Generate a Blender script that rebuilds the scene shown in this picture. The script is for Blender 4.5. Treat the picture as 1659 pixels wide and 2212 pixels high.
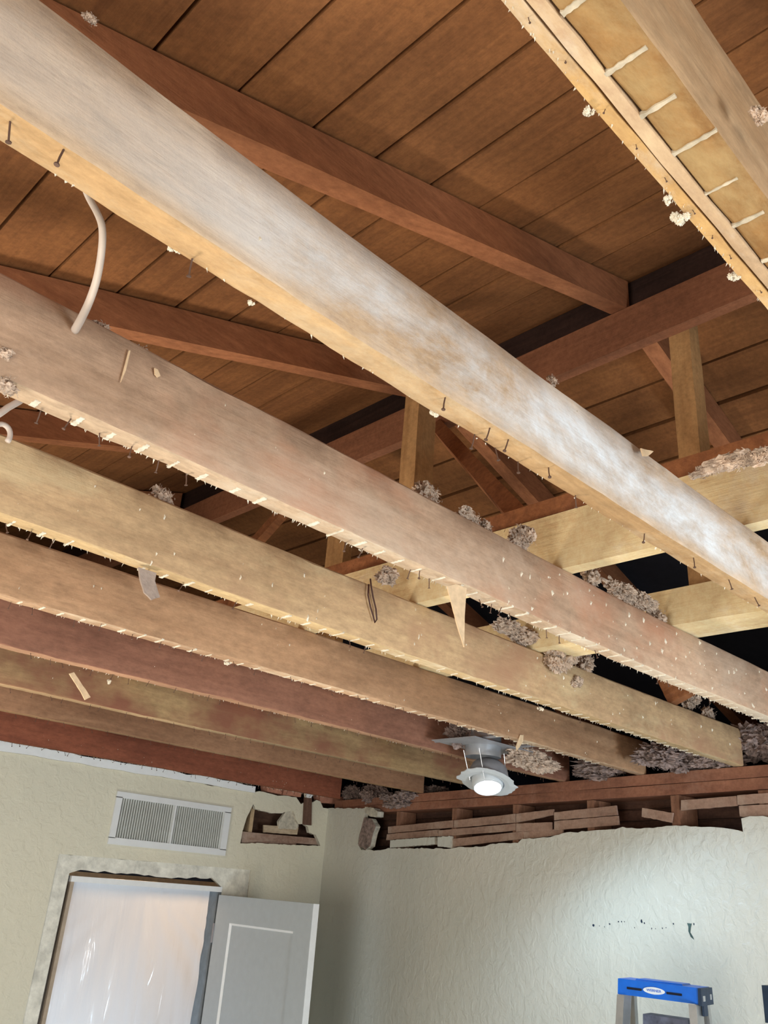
import bpy, bmesh, math, random
from mathutils import Vector, Matrix, noise
from mathutils.geometry import tessellate_polygon
C = bpy.context.scene.collection
for o in list(bpy.data.objects): bpy.data.objects.remove(o)
R = random.Random(7)
EYE = 2.03
# ------------------------------------------------------------------ camera
F, YAW, PIT, ROL = 1824.6, .81579, .42514, .07858
fw = Vector((math.cos(PIT)*math.cos(YAW), math.cos(PIT)*math.sin(YAW), math.sin(PIT)))
rt0 = Vector((math.sin(YAW), -math.cos(YAW), 0)); up0 = rt0.cross(fw)
rt = math.cos(ROL)*rt0+math.sin(ROL)*up0; up = -math.sin(ROL)*rt0+math.cos(ROL)*up0
cam = bpy.data.cameras.new('camera'); co = bpy.data.objects.new('camera', cam); C.objects.link(co)
co.matrix_world = Matrix(((rt.x, up.x, -fw.x, 0), (rt.y, up.y, -fw.y, 0), (rt.z, up.z, -fw.z, EYE), (0, 0, 0, 1)))
cam.sensor_fit = 'HORIZONTAL'; cam.sensor_width = 36; cam.lens = 36*F/1659; cam.clip_start = .02
bpy.context.scene.camera = co
# ------------------------------------------------------------------ light and exposure
sc = bpy.context.scene
sc.view_settings.view_transform = 'Standard'; sc.view_settings.look = 'None'
sc.view_settings.gamma = 1; sc.view_settings.use_curve_mapping = False
sc.view_settings.exposure = 0.0
w = bpy.data.worlds.new('night'); sc.world = w; w.use_nodes = True
w.node_tree.nodes['Background'].inputs[0].default_value = (.35, .45, .8, 1)
w.node_tree.nodes['Background'].inputs[1].default_value = .012
def area(name, loc, aim, size, power, col, size_y=None):
    l = bpy.data.lights.new(name, 'AREA'); l.energy = power; l.color = col; l.size = size
    if size_y: l.shape = 'RECTANGLE'; l.size_y = size_y
    o = bpy.data.objects.new(name, l); C.objects.link(o); o.location = loc
    o.rotation_euler = (Vector(aim)-Vector(loc)).to_track_quat('-Z', 'Y').to_euler(); return o
area('room_lamp_warm', (-.6, -1.5, 1.85), (.8, .9, 2.55), .45, 12, (1, .90, .76))
area('room_lamp_cool', (1.5, -1.45, 1.85), (1.6, .9, 2.5), .45, 17, (.86, .93, 1))
area('left_wall_fill', (1.3, -1.7, 1.0), (3.0, 4.0, 1.6), .6, 40, (1, .97, .90))  # added fill, no actual lamp: brightens the left wall up to the corner
area('corner_fill', (-1.6, .6, 1.15), (3.4, 3.4, 1.45), 1.7, 80, (1, .97, .88))  # added fill from the side, lifts the dark corner behind the door
area('room_lamp_right', (1.9, -1.6, 1.0), (2.9, 1.8, 1.5), .6, 34, (.52, .78, 1))
def spot(name, loc, aim, power, col, deg, blend, soft):
    l = bpy.data.lights.new(name, 'SPOT'); l.energy = power; l.color = col; l.spot_size = math.radians(deg); l.spot_blend = blend; l.shadow_soft_size = soft
    o = bpy.data.objects.new(name, l); C.objects.link(o); o.location = loc; o.rotation_euler = (Vector(aim)-Vector(loc)).to_track_quat('-Z', 'Y').to_euler(); return o
spot('floor_bounce_fill', (.5, 2.72, .2), (.55, 1.5, 3.2), 270, (1, .88, .72), 78, .7, .3)  # unseen spot standing in for light bounced up off the floor
area('hall_lamp_warm', (2.75, 4.75, 2.25), (2.6, 4.1, 1.9), .3, 5, (1, .66, .38))
area('hall_lamp_cool', (2.0, 5.1, .9), (2.2, 4.1, 1.3), .6, 15, (.70, .85, 1))

# ------------------------------------------------------------------ geometry helpers
def ray(px, py):
    return fw*F + rt*(px-829.5) - up*(py-1106)
def onz(px, py, z):
    d = ray(px, py); d = d*(z/d.z); return Vector((d.x, d.y, z+EYE))
def ony(px, py, y):
    d = ray(px, py); d = d*(y/d.y); return Vector((d.x, d.y, d.z+EYE))
def onx(px, py, x):
    d = ray(px, py); d = d*(x/d.x); return Vector((d.x, d.y, d.z+EYE))
def onn(px, py, n, c):
    d = ray(px, py); d = d*(c/d.dot(n)); return Vector((d.x, d.y, d.z+EYE))
NW = Vector((1, -.2, 0)); CW = 2.762
def onw(px, py, off=0): return onn(px, py, NW, CW-off)
CEIL = EYE+.5

def mesh(name, vs, fs, mats, org=None, parent=None, smooth=False, fm=None):
    org = Vector(org) if org is not None else Vector((0, 0, 0))
    me = bpy.data.meshes.new(name)
    me.from_pydata([tuple(Vector(v)-org) for v in vs], [], fs)
    if not isinstance(mats, (list, tuple)): mats = [mats]
    for m in mats: me.materials.append(m)
    if fm:
        for p, i in zip(me.polygons, fm): p.material_index = i
    bm = bmesh.new(); bm.from_mesh(me); bmesh.ops.recalc_face_normals(bm, faces=bm.faces); bm.to_mesh(me); bm.free()
    if smooth:
        for p in me.polygons: p.use_smooth = True
    o = bpy.data.objects.new(name, me); C.objects.link(o)
    if parent: o.parent = parent; o.location = org-(Vector(parent.location) if not parent.parent else Vector(parent.location)+Vector(parent.parent.location))
    else: o.location = org
    return o
def tag(o, label, cat, group=None, kind=None):
    o['label'] = label; o['category'] = cat
    if group: o['group'] = group
    if kind: o['kind'] = kind
    return o
def struct(o): o['kind'] = 'structure'; return o
def empty(name, loc, label, cat, group=None):
    o = bpy.data.objects.new(name, None); C.objects.link(o); o.location = loc; o.empty_display_size = .05
    return tag(o, label, cat, group)
class MB:
    def __init__(s): s.v = []; s.f = []
    def add(s, vs, fs):
        b = len(s.v); s.v += [Vector(v) for v in vs]; s.f += [tuple(i+b for i in f) for f in fs]
    def box(s, a, b):
        x0, y0, z0 = a; x1, y1, z1 = b
        s.add([(x0,y0,z0),(x1,y0,z0),(x1,y1,z0),(x0,y1,z0),(x0,y0,z1),(x1,y0,z1),(x1,y1,z1),(x0,y1,z1)],
              [(0,3,2,1),(4,5,6,7),(0,1,5,4),(1,2,6,5),(2,3,7,6),(3,0,4,7)])
    def beam(s, p, q, wv, hv, n=1, jit=0.0, rr=R):
        """board from p to q (centre line) with half-extents wv, hv as vectors"""
        p, q, wv, hv = map(Vector, (p, q, wv, hv)); b = len(s.v)
        for i in range(n+1):
            c = p.lerp(q, i/n)
            for a, e in ((-1,-1),(1,-1),(1,1),(-1,1)):
                j = Vector((rr.uniform(-jit, jit), rr.uniform(-jit, jit), rr.uniform(-jit, jit)))
                s.v.append(c+wv*a+hv*e+j)
        for i in range(n):
            for k in range(4):
                s.f.append((b+4*i+k, b+4*i+(k+1) % 4, b+4*i+4+(k+1) % 4, b+4*i+4+k))
        s.f.append((b, b+3, b+2, b+1)); e = b+4*n; s.f.append((e, e+1, e+2, e+3))
    def tube(s, pts, r, n=8, cap=True):
        pts = [Vector(p) for p in pts]; b = len(s.v)
        rs = r if isinstance(r, (list, tuple)) else [r]*len(pts)
        prev = None
        for i, p in enumerate(pts):
            t = (pts[min(i+1, len(pts)-1)]-pts[max(i-1, 0)]).normalized()
            a = prev if prev else (Vector((0, 0, 1)) if abs(t.z) < .9 else Vector((1, 0, 0)))
            u = (a-t*a.dot(t)).normalized(); prev = u; v = t.cross(u)
            for k in range(n):
                g = 2*math.pi*k/n; s.v.append(p+(u*math.cos(g)+v*math.sin(g))*rs[i])
        for i in range(len(pts)-1):
            for k in range(n):
                s.f.append((b+i*n+k, b+i*n+(k+1) % n, b+(i+1)*n+(k+1) % n, b+(i+1)*n+k))
        if cap:
            s.f.append(tuple(b+k for k in range(n))[::-1]); e = b+(len(pts)-1)*n; s.f.append(tuple(e+k for k in range(n)))
    def lathe(s, o, ax, prof, n=40):
        """prof: (r, h) along axis ax from origin o"""
        ax = Vector(ax).normalized(); u = ax.orthogonal().normalized(); v = ax.cross(u); b = len(s.v); o = Vector(o)
        for r, h in prof:
            for k in range(n):
                g = 2*math.pi*k/n; s.v.append(o+ax*h+(u*math.cos(g)+v*math.sin(g))*r)
        for i in range(len(prof)-1):
            for k in range(n):
                s.f.append((b+i*n+k, b+i*n+(k+1) % n, b+(i+1)*n+(k+1) % n, b+(i+1)*n+k))
    def obj(s, name, m, org=None, parent=None, smooth=False):
        return mesh(name, s.v, s.f, m, org, parent, smooth)
def slab(name, rings, thick, m, org=None, parent=None, edge_mat=None):
    """solid plate: rings = [outer, hole, ...] of points in one plane, extruded by the vector thick"""
    thick = Vector(thick); flat = [Vector(p) for r in rings for p in r]
    tri = tessellate_polygon([[Vector(p) for p in r] for r in rings]); n = len(flat)
    vs = flat+[p+thick for p in flat]; fs = [tuple(t) for t in tri]+[tuple(i+n for i in t)[::-1] for t in tri]
    fm = [0]*len(fs); b = 0
    for r in rings:
        for i in range(len(r)):
            j = (i+1) % len(r); fs.append((b+i, b+j, b+j+n, b+i+n)); fm.append(1 if edge_mat else 0)
        b += len(r)
    return mesh(name, vs, fs, [m, edge_mat] if edge_mat else m, org, parent, fm=fm)
def ragged(pts, amp=.004, step=.02, seed=1):
    """subdivide a polyline of 3D points and roughen it within its plane"""
    rr = random.Random(seed); out = []
    for a, b in zip(pts[:-1], pts[1:]):
        L = (b-a).length; k = max(1, int(L/step)); d = (b-a).normalized()
        for i in range(k):
            p = a.lerp(b, i/k)
            if i: p = p+Vector((d.x*0, d.y*0, 0))+Vector((0, 0, 1))*rr.uniform(-amp, amp)+Vector((d.x, d.y, 0))*rr.uniform(-amp, amp)
            out.append(p)
    out.append(pts[-1]); return out

# ------------------------------------------------------------------ materials
def newmat(name):
    m = bpy.data.materials.new(name); m.use_nodes = True; nt = m.node_tree
    return m, nt, nt.nodes['Principled BSDF']
def nnoise(nt, vec, scale, detail=4, rough=.55, dist=0):
    n = nt.nodes.new('ShaderNodeTexNoise'); n.inputs['Scale'].default_value = scale; n.inputs['Detail'].default_value = detail
    n.inputs['Roughness'].default_value = rough; n.inputs['Distortion'].default_value = dist
    nt.links.new(vec, n.inputs['Vector']); return n.outputs['Fac']
def ramp(nt, fac, stops):
    r = nt.nodes.new('ShaderNodeValToRGB'); nt.links.new(fac, r.inputs['Fac']); e = r.color_ramp.elements
    while len(e) < len(stops): e.new(.5)
    for x, (p, c) in zip(e, stops): x.position = p; x.color = (*c, 1) if len(c) == 3 else c
    return r.outputs['Color']
def mix(nt, fac, a, b, mode='MIX'):
    m = nt.nodes.new('ShaderNodeMix'); m.data_type = 'RGBA'; m.blend_type = mode
    if isinstance(fac, (int, float)): m.inputs['Factor'].default_value = fac
    else: nt.links.new(fac, m.inputs['Factor'])
    for s, v in (('A', a), ('B', b)):
        i = [q for q in m.inputs if q.name == s and q.type == 'RGBA'][0]
        if isinstance(v, tuple): i.default_value = (*v, 1)
        else: nt.links.new(v, i)
    return [q for q in m.outputs if q.type == 'RGBA'][0]
def coords(nt, scale=(1, 1, 1), loc=(0, 0, 0), rot=(0, 0, 0)):
    t = nt.nodes.new('ShaderNodeTexCoord'); m = nt.nodes.new('ShaderNodeMapping')
    m.inputs['Scale'].default_value = scale; m.inputs['Location'].default_value = loc; m.inputs['Rotation'].default_value = rot
    nt.links.new(t.outputs['Object'], m.inputs['Vector']); return m.outputs['Vector']
def bump(nt, bs, h, strength=.3, dist=.003):
    b = nt.nodes.new('ShaderNodeBump'); b.inputs['Strength'].default_value = strength; b.inputs['Distance'].default_value = dist
    nt.links.new(h, b.inputs['Height']); nt.links.new(b.outputs['Normal'], bs.inputs['Normal'])
def srgb(r, g, b):
    f = lambda c: (c/255/12.92) if c/255 <= .04045 else ((c/255+.055)/1.055)**2.4
    return (f(r), f(g), f(b))
def wood(name, light, dark, axis=0, seed=0, dust=None, dust_amt=.5, dust_scale=2.2, grain=1.0, blotch=None, rough=.75, band=None, knots=0):
    m, nt, bs = newmat(name); light, dark = srgb(*light), srgb(*dark)
    sc_ = [22, 22, 22]; sc_[axis] = 1.4
    v = coords(nt, tuple(sc_), (seed*3.1, seed*1.7, seed*5.3))
    g1 = nnoise(nt, v, 1.6*grain, 5, .6, .8)
    base = ramp(nt, g1, [(.32, dark), (.68, light)])
    v2 = coords(nt, (1, 1, 1) if axis else (.6, 1, 1), (seed*1.3, seed, seed*2))
    g2 = nnoise(nt, v2, 3.0, 3, .5, .6)
    base = mix(nt, .35, base, ramp(nt, g2, [(.35, tuple(c*.55 for c in dark)), (.65, tuple(min(1, c*1.15) for c in light))]), 'MIX')
    g5 = nnoise(nt, coords(nt, (3, 7, 7) if axis == 0 else (7, 7, 7), (seed, 0, 0)), 9, 8, .75)
    base = mix(nt, .55, base, ramp(nt, g5, [(.3, (.28,)*3), (.72, (.74,)*3)]), 'OVERLAY')
    if blotch:
        g4 = nnoise(nt, coords(nt, (1.2, 2, 2), (seed, 4, seed)), 2.2, 4, .6)
        base = mix(nt, ramp(nt, g4, [(.48, (0, 0, 0)), (.66, (1, 1, 1))]), base, srgb(*blotch))
    if dust:
        v3 = coords(nt, (1, 2.2, 2.2), (seed*2.2, seed*.7, seed))
        g3 = nnoise(nt, v3, dust_scale, 12, .74, .3)
        lo = .62-dust_amt*.35
        msk = ramp(nt, g3, [(lo, (0, 0, 0)), (lo+.22, (.95,)*3)])
        if band:
            sp = nt.nodes.new('ShaderNodeSeparateXYZ'); tc_ = nt.nodes.new('ShaderNodeTexCoord'); nt.links.new(tc_.outputs['Object'], sp.inputs[0])
            def mr(o_, a, b, c, d):
                q = nt.nodes.new('ShaderNodeMapRange'); q.inputs[1].default_value = a; q.inputs[2].default_value = b; q.inputs[3].default_value = c; q.inputs[4].default_value = d; q.interpolation_type = 'SMOOTHSTEP'; nt.links.new(o_, q.inputs[0]); return q.outputs[0]
            a_ = mr(sp.outputs[0], band[0], band[1], .25, 1); b_ = mr(sp.outputs[2], .0, .03, .2, 1); c_ = mr(sp.outputs[2], .06, .12, 1, .35)
            for t_ in (a_, b_, c_): msk = mix(nt, 1.0, msk, t_, 'MULTIPLY')
        base = mix(nt, msk, base, srgb(*dust))
    if knots:
        vo = nt.nodes.new('ShaderNodeTexVoronoi'); vo.inputs['Scale'].default_value = knots; sc2 = [2.4, 2.4, 2.4]; sc2[axis] = 1.2
        nt.links.new(coords(nt, tuple(sc2), (seed, seed*2, 0)), vo.inputs['Vector'])
        base = mix(nt, ramp(nt, vo.outputs['Distance'], [(.0, (.9,)*3), (.035, (.75,)*3), (.07, (0, 0, 0))]), base, tuple(c*.3 for c in dark))
    nt.links.new(base, bs.inputs['Base Color']); bs.inputs['Roughness'].default_value = rough
    bs.inputs['Specular IOR Level'].default_value = .2
    hb = mix(nt, .5, nnoise(nt, coords(nt, tuple(s*2.0 for s in sc_)), 3, 4, .6), nnoise(nt, coords(nt), 60, 6, .7)); bump(nt, bs, hb, .5, .0035)
    return m
def plain(name, col, rough=.6, metal=0, var=.12, nscale=30, bmp=0.0, spec=.3):
    m, nt, bs = newmat(name); c = srgb(*col)
    n = nnoise(nt, coords(nt), nscale, 4)
    nt.links.new(ramp(nt, n, [(.3, tuple(x*(1-var) for x in c)), (.7, tuple(min(1, x*(1+var)) for x in c))]), bs.inputs['Base Color'])
    bs.inputs['Roughness'].default_value = rough; bs.inputs['Metallic'].default_value = metal; bs.inputs['Specular IOR Level'].default_value = spec
    if bmp: bump(nt, bs, nnoise(nt, coords(nt), nscale*2, 4), bmp, .004)
    return m
def stucco(name, col, col2, rough=.42, seed=0, smooth_top=False):
    m, nt, bs = newmat(name)
    v = coords(nt, (1, 1, 1), (seed, seed, seed))
    n = nnoise(nt, v, 1.3, 3)
    base = ramp(nt, n, [(.35, srgb(*col)), (.65, srgb(*col2))])
    sp = nnoise(nt, v, 55, 3, .5)
    base = mix(nt, ramp(nt, sp, [(.25, (.18,)*3), (.42, (0, 0, 0))]), base, tuple(x*.75 for x in srgb(*col)))
    nt.links.new(base, bs.inputs['Base Color']); bs.inputs['Roughness'].default_value = rough; bs.inputs['Specular IOR Level'].default_value = .35
    a = nnoise(nt, v, 24, 5, .55, .5); b = nnoise(nt, v, 95, 3)
    bump(nt, bs, mix(nt, .35, ramp(nt, a, [(.42, (0, 0, 0)), (.62, (1, 1, 1))]), b), .42, .006)
    return m
M = {}
M['wall_cream'] = stucco('cream_paint', (228, 222, 202), (220, 216, 198), seed=2, rough=.5)
M['wall_right'] = stucco('cream_stucco', (214, 213, 204), (206, 209, 202), rough=.38)
M['plaster_raw'] = plain('raw_plaster', (196, 190, 176), .9, var=.3, nscale=40, bmp=.8)
M['plaster_scar'] = plain('plaster_scar', (226, 224, 214), .9, var=.22, nscale=22, bmp=1)
M['white_paint'] = plain('white_gloss_paint', (240, 243, 246), .35, var=.03)
M['door_paint'] = plain('door_paint', (182, 190, 196), .45, var=.03)
M['void'] = plain('felt_and_shade', (34, 34, 42), .9)
M['floor'] = plain('dusty_floor', (150, 138, 122), .8)
M['nail'] = plain('rusty_steel', (96, 74, 64), .6, .4)
M['steel'] = plain('galvanised_steel', (196, 200, 206), .3, .7, var=.15, nscale=12)
M['greysteel'] = plain('grey_steel', (150, 150, 156), .5, .25)
M['insul'] = plain('grey_wool', (186, 164, 146), 1, var=.45, nscale=60, bmp=1)
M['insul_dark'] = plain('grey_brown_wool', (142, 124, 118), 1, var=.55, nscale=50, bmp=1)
M['flake'] = plain('plaster_flake', (214, 206, 190), .9, var=.2, nscale=80)
M['stripe'] = plain('plaster_stripe', (192, 178, 156), .9, var=.3, nscale=90)
M['trim_metal'] = plain('trim_enamel', (196, 202, 208), .45, var=.04)
M['cable'] = plain('white_cable', (200, 186, 176), .5, var=.05)
M['wire'] = plain('dark_wire', (66, 40, 36), .5)
M['alu'] = plain('aluminium', (178, 182, 186), .35, .85, var=.12, nscale=20)
M['blue'] = plain('blue_plastic', (16, 104, 214), .4, var=.08)
M['navy'] = plain('dark_blue_plastic', (28, 48, 72), .5, var=.3, nscale=40)
M['black'] = plain('black_slot', (12, 20, 40), .7)
M['logo'] = plain('white_print', (226, 236, 245), .6, var=.04)
M['grille'] = plain('grille_paint', (212, 216, 212), .45, var=.05)
M['plank'] = wood('roof_planks', (146, 98, 60), (120, 78, 48), axis=1, seed=3, rough=.85, knots=1.6)
M['rafter'] = wood('rafter_wood', (166, 110, 76), (138, 88, 60), axis=0, seed=4)
M['ridge'] = wood('purlin_wood', (158, 106, 78), (130, 86, 64), axis=1, seed=8)
M['post'] = wood('post_wood', (196, 156, 108), (166, 124, 82), axis=2, seed=5)
M['brace'] = wood('brace_wood', (158, 104, 68), (120, 76, 52), axis=0, seed=6)
M['newpine'] = wood('pale_pine', (234, 214, 170), (218, 190, 144), axis=1, seed=7, dust=(225, 215, 195), dust_amt=.25)
M['plate'] = wood('plate_wood', (158, 110, 88), (128, 86, 70), axis=1, seed=9, dust=(170, 130, 112), dust_amt=.3)
M['lath'] = wood('lath_wood', (172, 144, 128), (144, 114, 100), axis=1, seed=10, dust=(190, 170, 155), dust_amt=.4)
M['stud'] = wood('stud_wood', (156, 116, 94), (126, 90, 74), axis=2, seed=11)
M['pinkbrick'] = plain('pink_block', (184, 128, 106), .85, var=.2, nscale=25, bmp=.5)
def emis(name, col, s):
    m, nt, bs = newmat(name); bs.inputs['Emission Color'].default_value = (*col, 1); bs.inputs['Emission Strength'].default_value = s
    return m
M['lens'] = emis('lit_lens', (.80, .92, 1), 45)
def plastic(name, tcol, trans, gloss, wrinkle=8):
    m = bpy.data.materials.new(name); m.use_nodes = True; nt = m.node_tree
    for n in list(nt.nodes): nt.nodes.remove(n)
    out = nt.nodes.new('ShaderNodeOutputMaterial'); t = nt.nodes.new('ShaderNodeBsdfTransparent'); tr = nt.nodes.new('ShaderNodeBsdfTranslucent')
    g = nt.nodes.new('ShaderNodeBsdfGlossy'); g.inputs['Roughness'].default_value = .12; d = nt.nodes.new('ShaderNodeBsdfDiffuse')
    tr.inputs['Color'].default_value = (*tcol, 1); d.inputs['Color'].default_value = (*tcol, 1)
    m1 = nt.nodes.new('ShaderNodeMixShader'); m1.inputs[0].default_value = .25; nt.links.new(tr.outputs[0], m1.inputs[1]); nt.links.new(d.outputs[0], m1.inputs[2])
    m2 = nt.nodes.new('ShaderNodeMixShader'); m2.inputs[0].default_value = trans; nt.links.new(m1.outputs[0], m2.inputs[1]); nt.links.new(t.outputs[0], m2.inputs[2])
    m3 = nt.nodes.new('ShaderNodeMixShader'); m3.inputs[0].default_value = gloss; nt.links.new(m2.outputs[0], m3.inputs[1]); nt.links.new(g.outputs[0], m3.inputs[2])
    nt.links.new(m3.outputs[0], out.inputs[0])
    b = nt.nodes.new('ShaderNodeBump'); b.inputs['Strength'].default_value = .5; b.inputs['Distance'].default_value = .01
    nt.links.new(nnoise(nt, coords(nt, (9, 9, 1.2)), wrinkle/4, 3, .5, 1), b.inputs['Height'])
    for q in (tr, g, d): nt.links.new(b.outputs[0], q.inputs['Normal'])
    return m
M['sheet'] = plastic('plastic_sheet', (.86, .86, .87), .12, .05)
M['film'] = plastic('clear_film', (.9, .9, .9), .88, .05, 16)

# ------------------------------------------------------------------ room shell
YL = 4.06
def wx(y, off=0): return CW+.2*y-off            # x of the right wall's framing face at y
X0, Y0 = -1.9, -2.4
mb = MB(); mb.add([(X0-.2, Y0-.2, 0), (wx(Y0)+1.0, Y0-.2, 0), (wx(6.4)+1, 6.4, 0), (X0-.2, 6.4, 0), (X0-.2, Y0-.2, -.1), (wx(Y0)+1.0, Y0-.2, -.1), (wx(6.4)+1, 6.4, -.1), (X0-.2, 6.4, -.1)],
    [(0, 1, 2, 3), (7, 6, 5, 4), (0, 4, 5, 1), (1, 5, 6, 2), (2, 6, 7, 3), (3, 7, 4, 0)])
struct(mb.obj('floor', M['floor']))
mb = MB(); mb.box((X0-.12, Y0-.12, 0), (X0, 6.3, CEIL)); struct(mb.obj('wall_back', M['wall_cream']))
mb = MB(); mb.box((X0, Y0-.12, 0), (wx(Y0), Y0, CEIL)); struct(mb.obj('wall_near', M['wall_cream']))

# left wall: painted plaster with door opening, vent opening and a broken hole
CX = 3.573
def L(px, py): return ony(px, py, YL)
top = [L(545, 1712)]+[L(*p) for p in ((560, 1709), (578, 1713), (600, 1719), (622, 1719), (640, 1722), (650, 1737), (656, 1734), (660, 1733), (676, 1733), (684, 1728), (692, 1731), (698, 1745), (706, 1746))]
top[-1].x = CX
top = [Vector((X0, YL, CEIL-.02)), Vector((1.53, YL, EYE+.484))]+top
top = ragged(top, .003, .03, 3)
outer = [Vector((X0, YL, 0))]+top+[Vector((CX, YL, 0)), Vector((3.035, YL, 0)), Vector((3.035, YL, EYE+.075)), Vector((1.925, YL, EYE+.068)), Vector((1.925, YL, 0))]
VX0, VX1, VZ0, VZ1 = 2.185, 2.812, EYE+.16, EYE+.352
vent_hole = [Vector((VX0, YL, VZ0)), Vector((VX1, YL, VZ0)), Vector((VX1, YL, VZ1)), Vector((VX0, YL, VZ1))]
hp = [(547, 1737), (541, 1750), (533, 1766), (524, 1795), (519, 1822), (560, 1821), (625, 1825), (692, 1827), (684, 1808), (682, 1803), (668, 1799), (665, 1786), (657, 1780), (645, 1780), (640, 1772), (634, 1752), (628, 1752), (606, 1757), (590, 1757), (568, 1752), (552, 1748)]
hole = ragged([L(*p) for p in hp]+[L(*hp[0])], .002, .012, 9)[:-1]
struct(slab('wall_left', [outer, vent_hole, hole], (0, .022, 0), M['wall_cream'], edge_mat=M['plaster_raw']))
# framing face behind that plaster
mb = MB()
for x0, x1, z0, z1 in ((X0, 2.0, 0, EYE+.36), (3.06, 3.7, 0, EYE+.1)): mb.box((x0, YL+.13, z0), (x1, YL+.14, z1))
mb.box((X0, YL+.125, EYE+.0), (2.1, YL+.14, CEIL)); mb.box((2.1, YL+.125, EYE+.0), (3.7, YL+.14, CEIL))
struct(mb.obj('wall_left', wood('dark_lath', (96, 70, 56), (58, 42, 36), axis=0, seed=21)))
# scar of raw plaster where the door casing was
sc1 = ragged([Vector((1.925, YL+.006, EYE+.068)), Vector((3.035, YL+.006, EYE+.075))], .002, .03, 2)
sc2 = ragged([Vector((3.035, YL+.006, EYE-.2)), Vector((2.95, YL+.006, EYE-.16)), Vector((2.86, YL+.006, EYE-.075)), Vector((2.86, YL+.006, EYE-.02)), Vector((2.79, YL+.006, EYE+.02)), Vector((2.55, YL+.006, EYE+.002)), Vector((2.2, YL+.006, EYE+.008)), Vector((2.05, YL+.006, EYE+.008)),
              Vector((1.998, YL+.006, EYE-.01)), Vector((1.994, YL+.006, EYE-.6)), Vector((1.99, YL+.006, 0))], .006, .03, 4)
struct(slab('trim_1', [sc1+sc2+[Vector((1.925, YL+.006, 0))]], (0, .016, 0), M['plaster_scar'], edge_mat=M['plaster_raw']))
# white remains of the ceiling plaster edge
a, b = [], []
for i in range(64):
    x = -1.8+i*(2.985+1.8)/63
    a.append(Vector((x, YL-.014, EYE+.486+R.uniform(-.003, .003)-.012*(x > 1)))); b.append(Vector((x, YL-.014, EYE+.523+R.uniform(-.007, .006)-.004*x*(x > 0))))
struct(slab('trim_2', [a+b[::-1]], (0, .014, 0), M['white_paint'], edge_mat=M['plaster_raw']))
# mid-wall cove of the corner patch, right wall plaster
def W(px, py, off=.022): return onw(px, py, off)
rt_top = [(790, 1746), (786, 1775), (776, 1802), (773, 1822), (780, 1836), (812, 1837), (843, 1832), (975, 1833), (985, 1831), (1040, 1829), (1058, 1824), (1090, 1821), (1118, 1821), (1128, 1812), (1190, 1808), (1215, 1800), (1265, 1796), (1330, 1791), (1345, 1786), (1384, 1790), (1440, 1784), (1480, 1783), (1560, 1788), (1605, 1797), (1601, 1768), (1620, 1763), (1659, 1765)]
pts = [Vector((wx(YL, .022), YL, W(706, 1746).z))]+[W(*p) for p in rt_top]
pts = ragged(pts, .003, .02, 5)
e1 = Vector((wx(Y0, .022), Y0, EYE+.33))
struct(slab('wall_right', [[Vector((wx(YL, .022), YL, 0))]+pts+[Vector((wx(.4, .022), .4, EYE+.34)), e1, Vector((e1.x, Y0, 0))]], (.022, -.0044, 0), M['wall_right'], edge_mat=M['plaster_raw']))
# far side of that wall's cavity: back of the next room's lath and plaster, dark
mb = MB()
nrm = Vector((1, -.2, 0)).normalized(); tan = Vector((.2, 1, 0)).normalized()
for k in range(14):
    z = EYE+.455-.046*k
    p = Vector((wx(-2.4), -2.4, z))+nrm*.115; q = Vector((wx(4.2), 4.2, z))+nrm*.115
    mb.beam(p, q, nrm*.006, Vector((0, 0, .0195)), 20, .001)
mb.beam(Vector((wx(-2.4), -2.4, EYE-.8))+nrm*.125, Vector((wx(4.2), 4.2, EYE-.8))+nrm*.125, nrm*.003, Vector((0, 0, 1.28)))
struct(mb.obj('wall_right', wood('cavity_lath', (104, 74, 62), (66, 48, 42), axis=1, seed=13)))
# hall behind the doorway
mb = MB(); mb.box((1.2, YL+1.9, 0), (4.2, YL+2.0, 2.5)); mb.box((1.1, YL+.16, 0), (1.2, YL+2, 2.5)); mb.box((4.1, YL+.16, 0), (4.2, YL+2, 2.5)); mb.box((1.1, YL+.16, 2.46), (4.2, YL+2, 2.5))
struct(mb.obj('wall_hall', plain('hall_paint', (222, 200, 170), .8)))

mb = MB(); mb.box((X0, Y0, CEIL-.02), (wx(-1.3), -1.25, CEIL)); struct(mb.obj('ceiling', M['plaster_raw']))  # unseen ceiling piece, added to keep bounced light out of the attic
# ------------------------------------------------------------------ roof deck (planks), both slopes
CR, SL, XR = 1.017+EYE, .326, 1.90          # rafter underside plane z = CR + SL*x ; ridge x
DK = .105
def deck(side, x_edges, name, seed):
    rr = random.Random(seed); mb = MB()
    for a, b in zip(x_edges[:-1], x_edges[1:]):
        g = .0035+rr.uniform(-.0015, .003); h = rr.uniform(-.003, .003)
        xa, xb = a+g, b-g; f = (lambda x: CR+DK+SL*x) if side < 0 else (lambda x: CR+DK+SL*(2*XR-x))
        p = Vector(((xa+xb)/2, -2.6, f((xa+xb)/2)+.01+h)); q = Vector((p.x, 7.5, p.z))
        d = Vector(((xb-xa)/2, 0, f(xb)-f((xa+xb)/2)))
        n_ = Vector((-d.z, 0, d.x)).normalized() if d.x > 0 else Vector((0, 0, 1))
        mb.beam(p, q, d, n_*.01, 24, .0012, rr)
    # roofing felt above the planks; past the far planks it is painted shade
    f = (lambda x: CR+DK+SL*x) if side < 0 else (lambda x: CR+DK+SL*(2*XR-x))
    a, b = x_edges[0], x_edges[-1]
    return mb, (a, b, f)
edges = [.34+.1655*k for k in range(-15, 10)]; edges[-1] = XR-.015
mb, (a, b, f) = deck(-1, edges, 'ceiling', 1); struct(mb.obj('ceiling', M['plank']))
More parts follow.
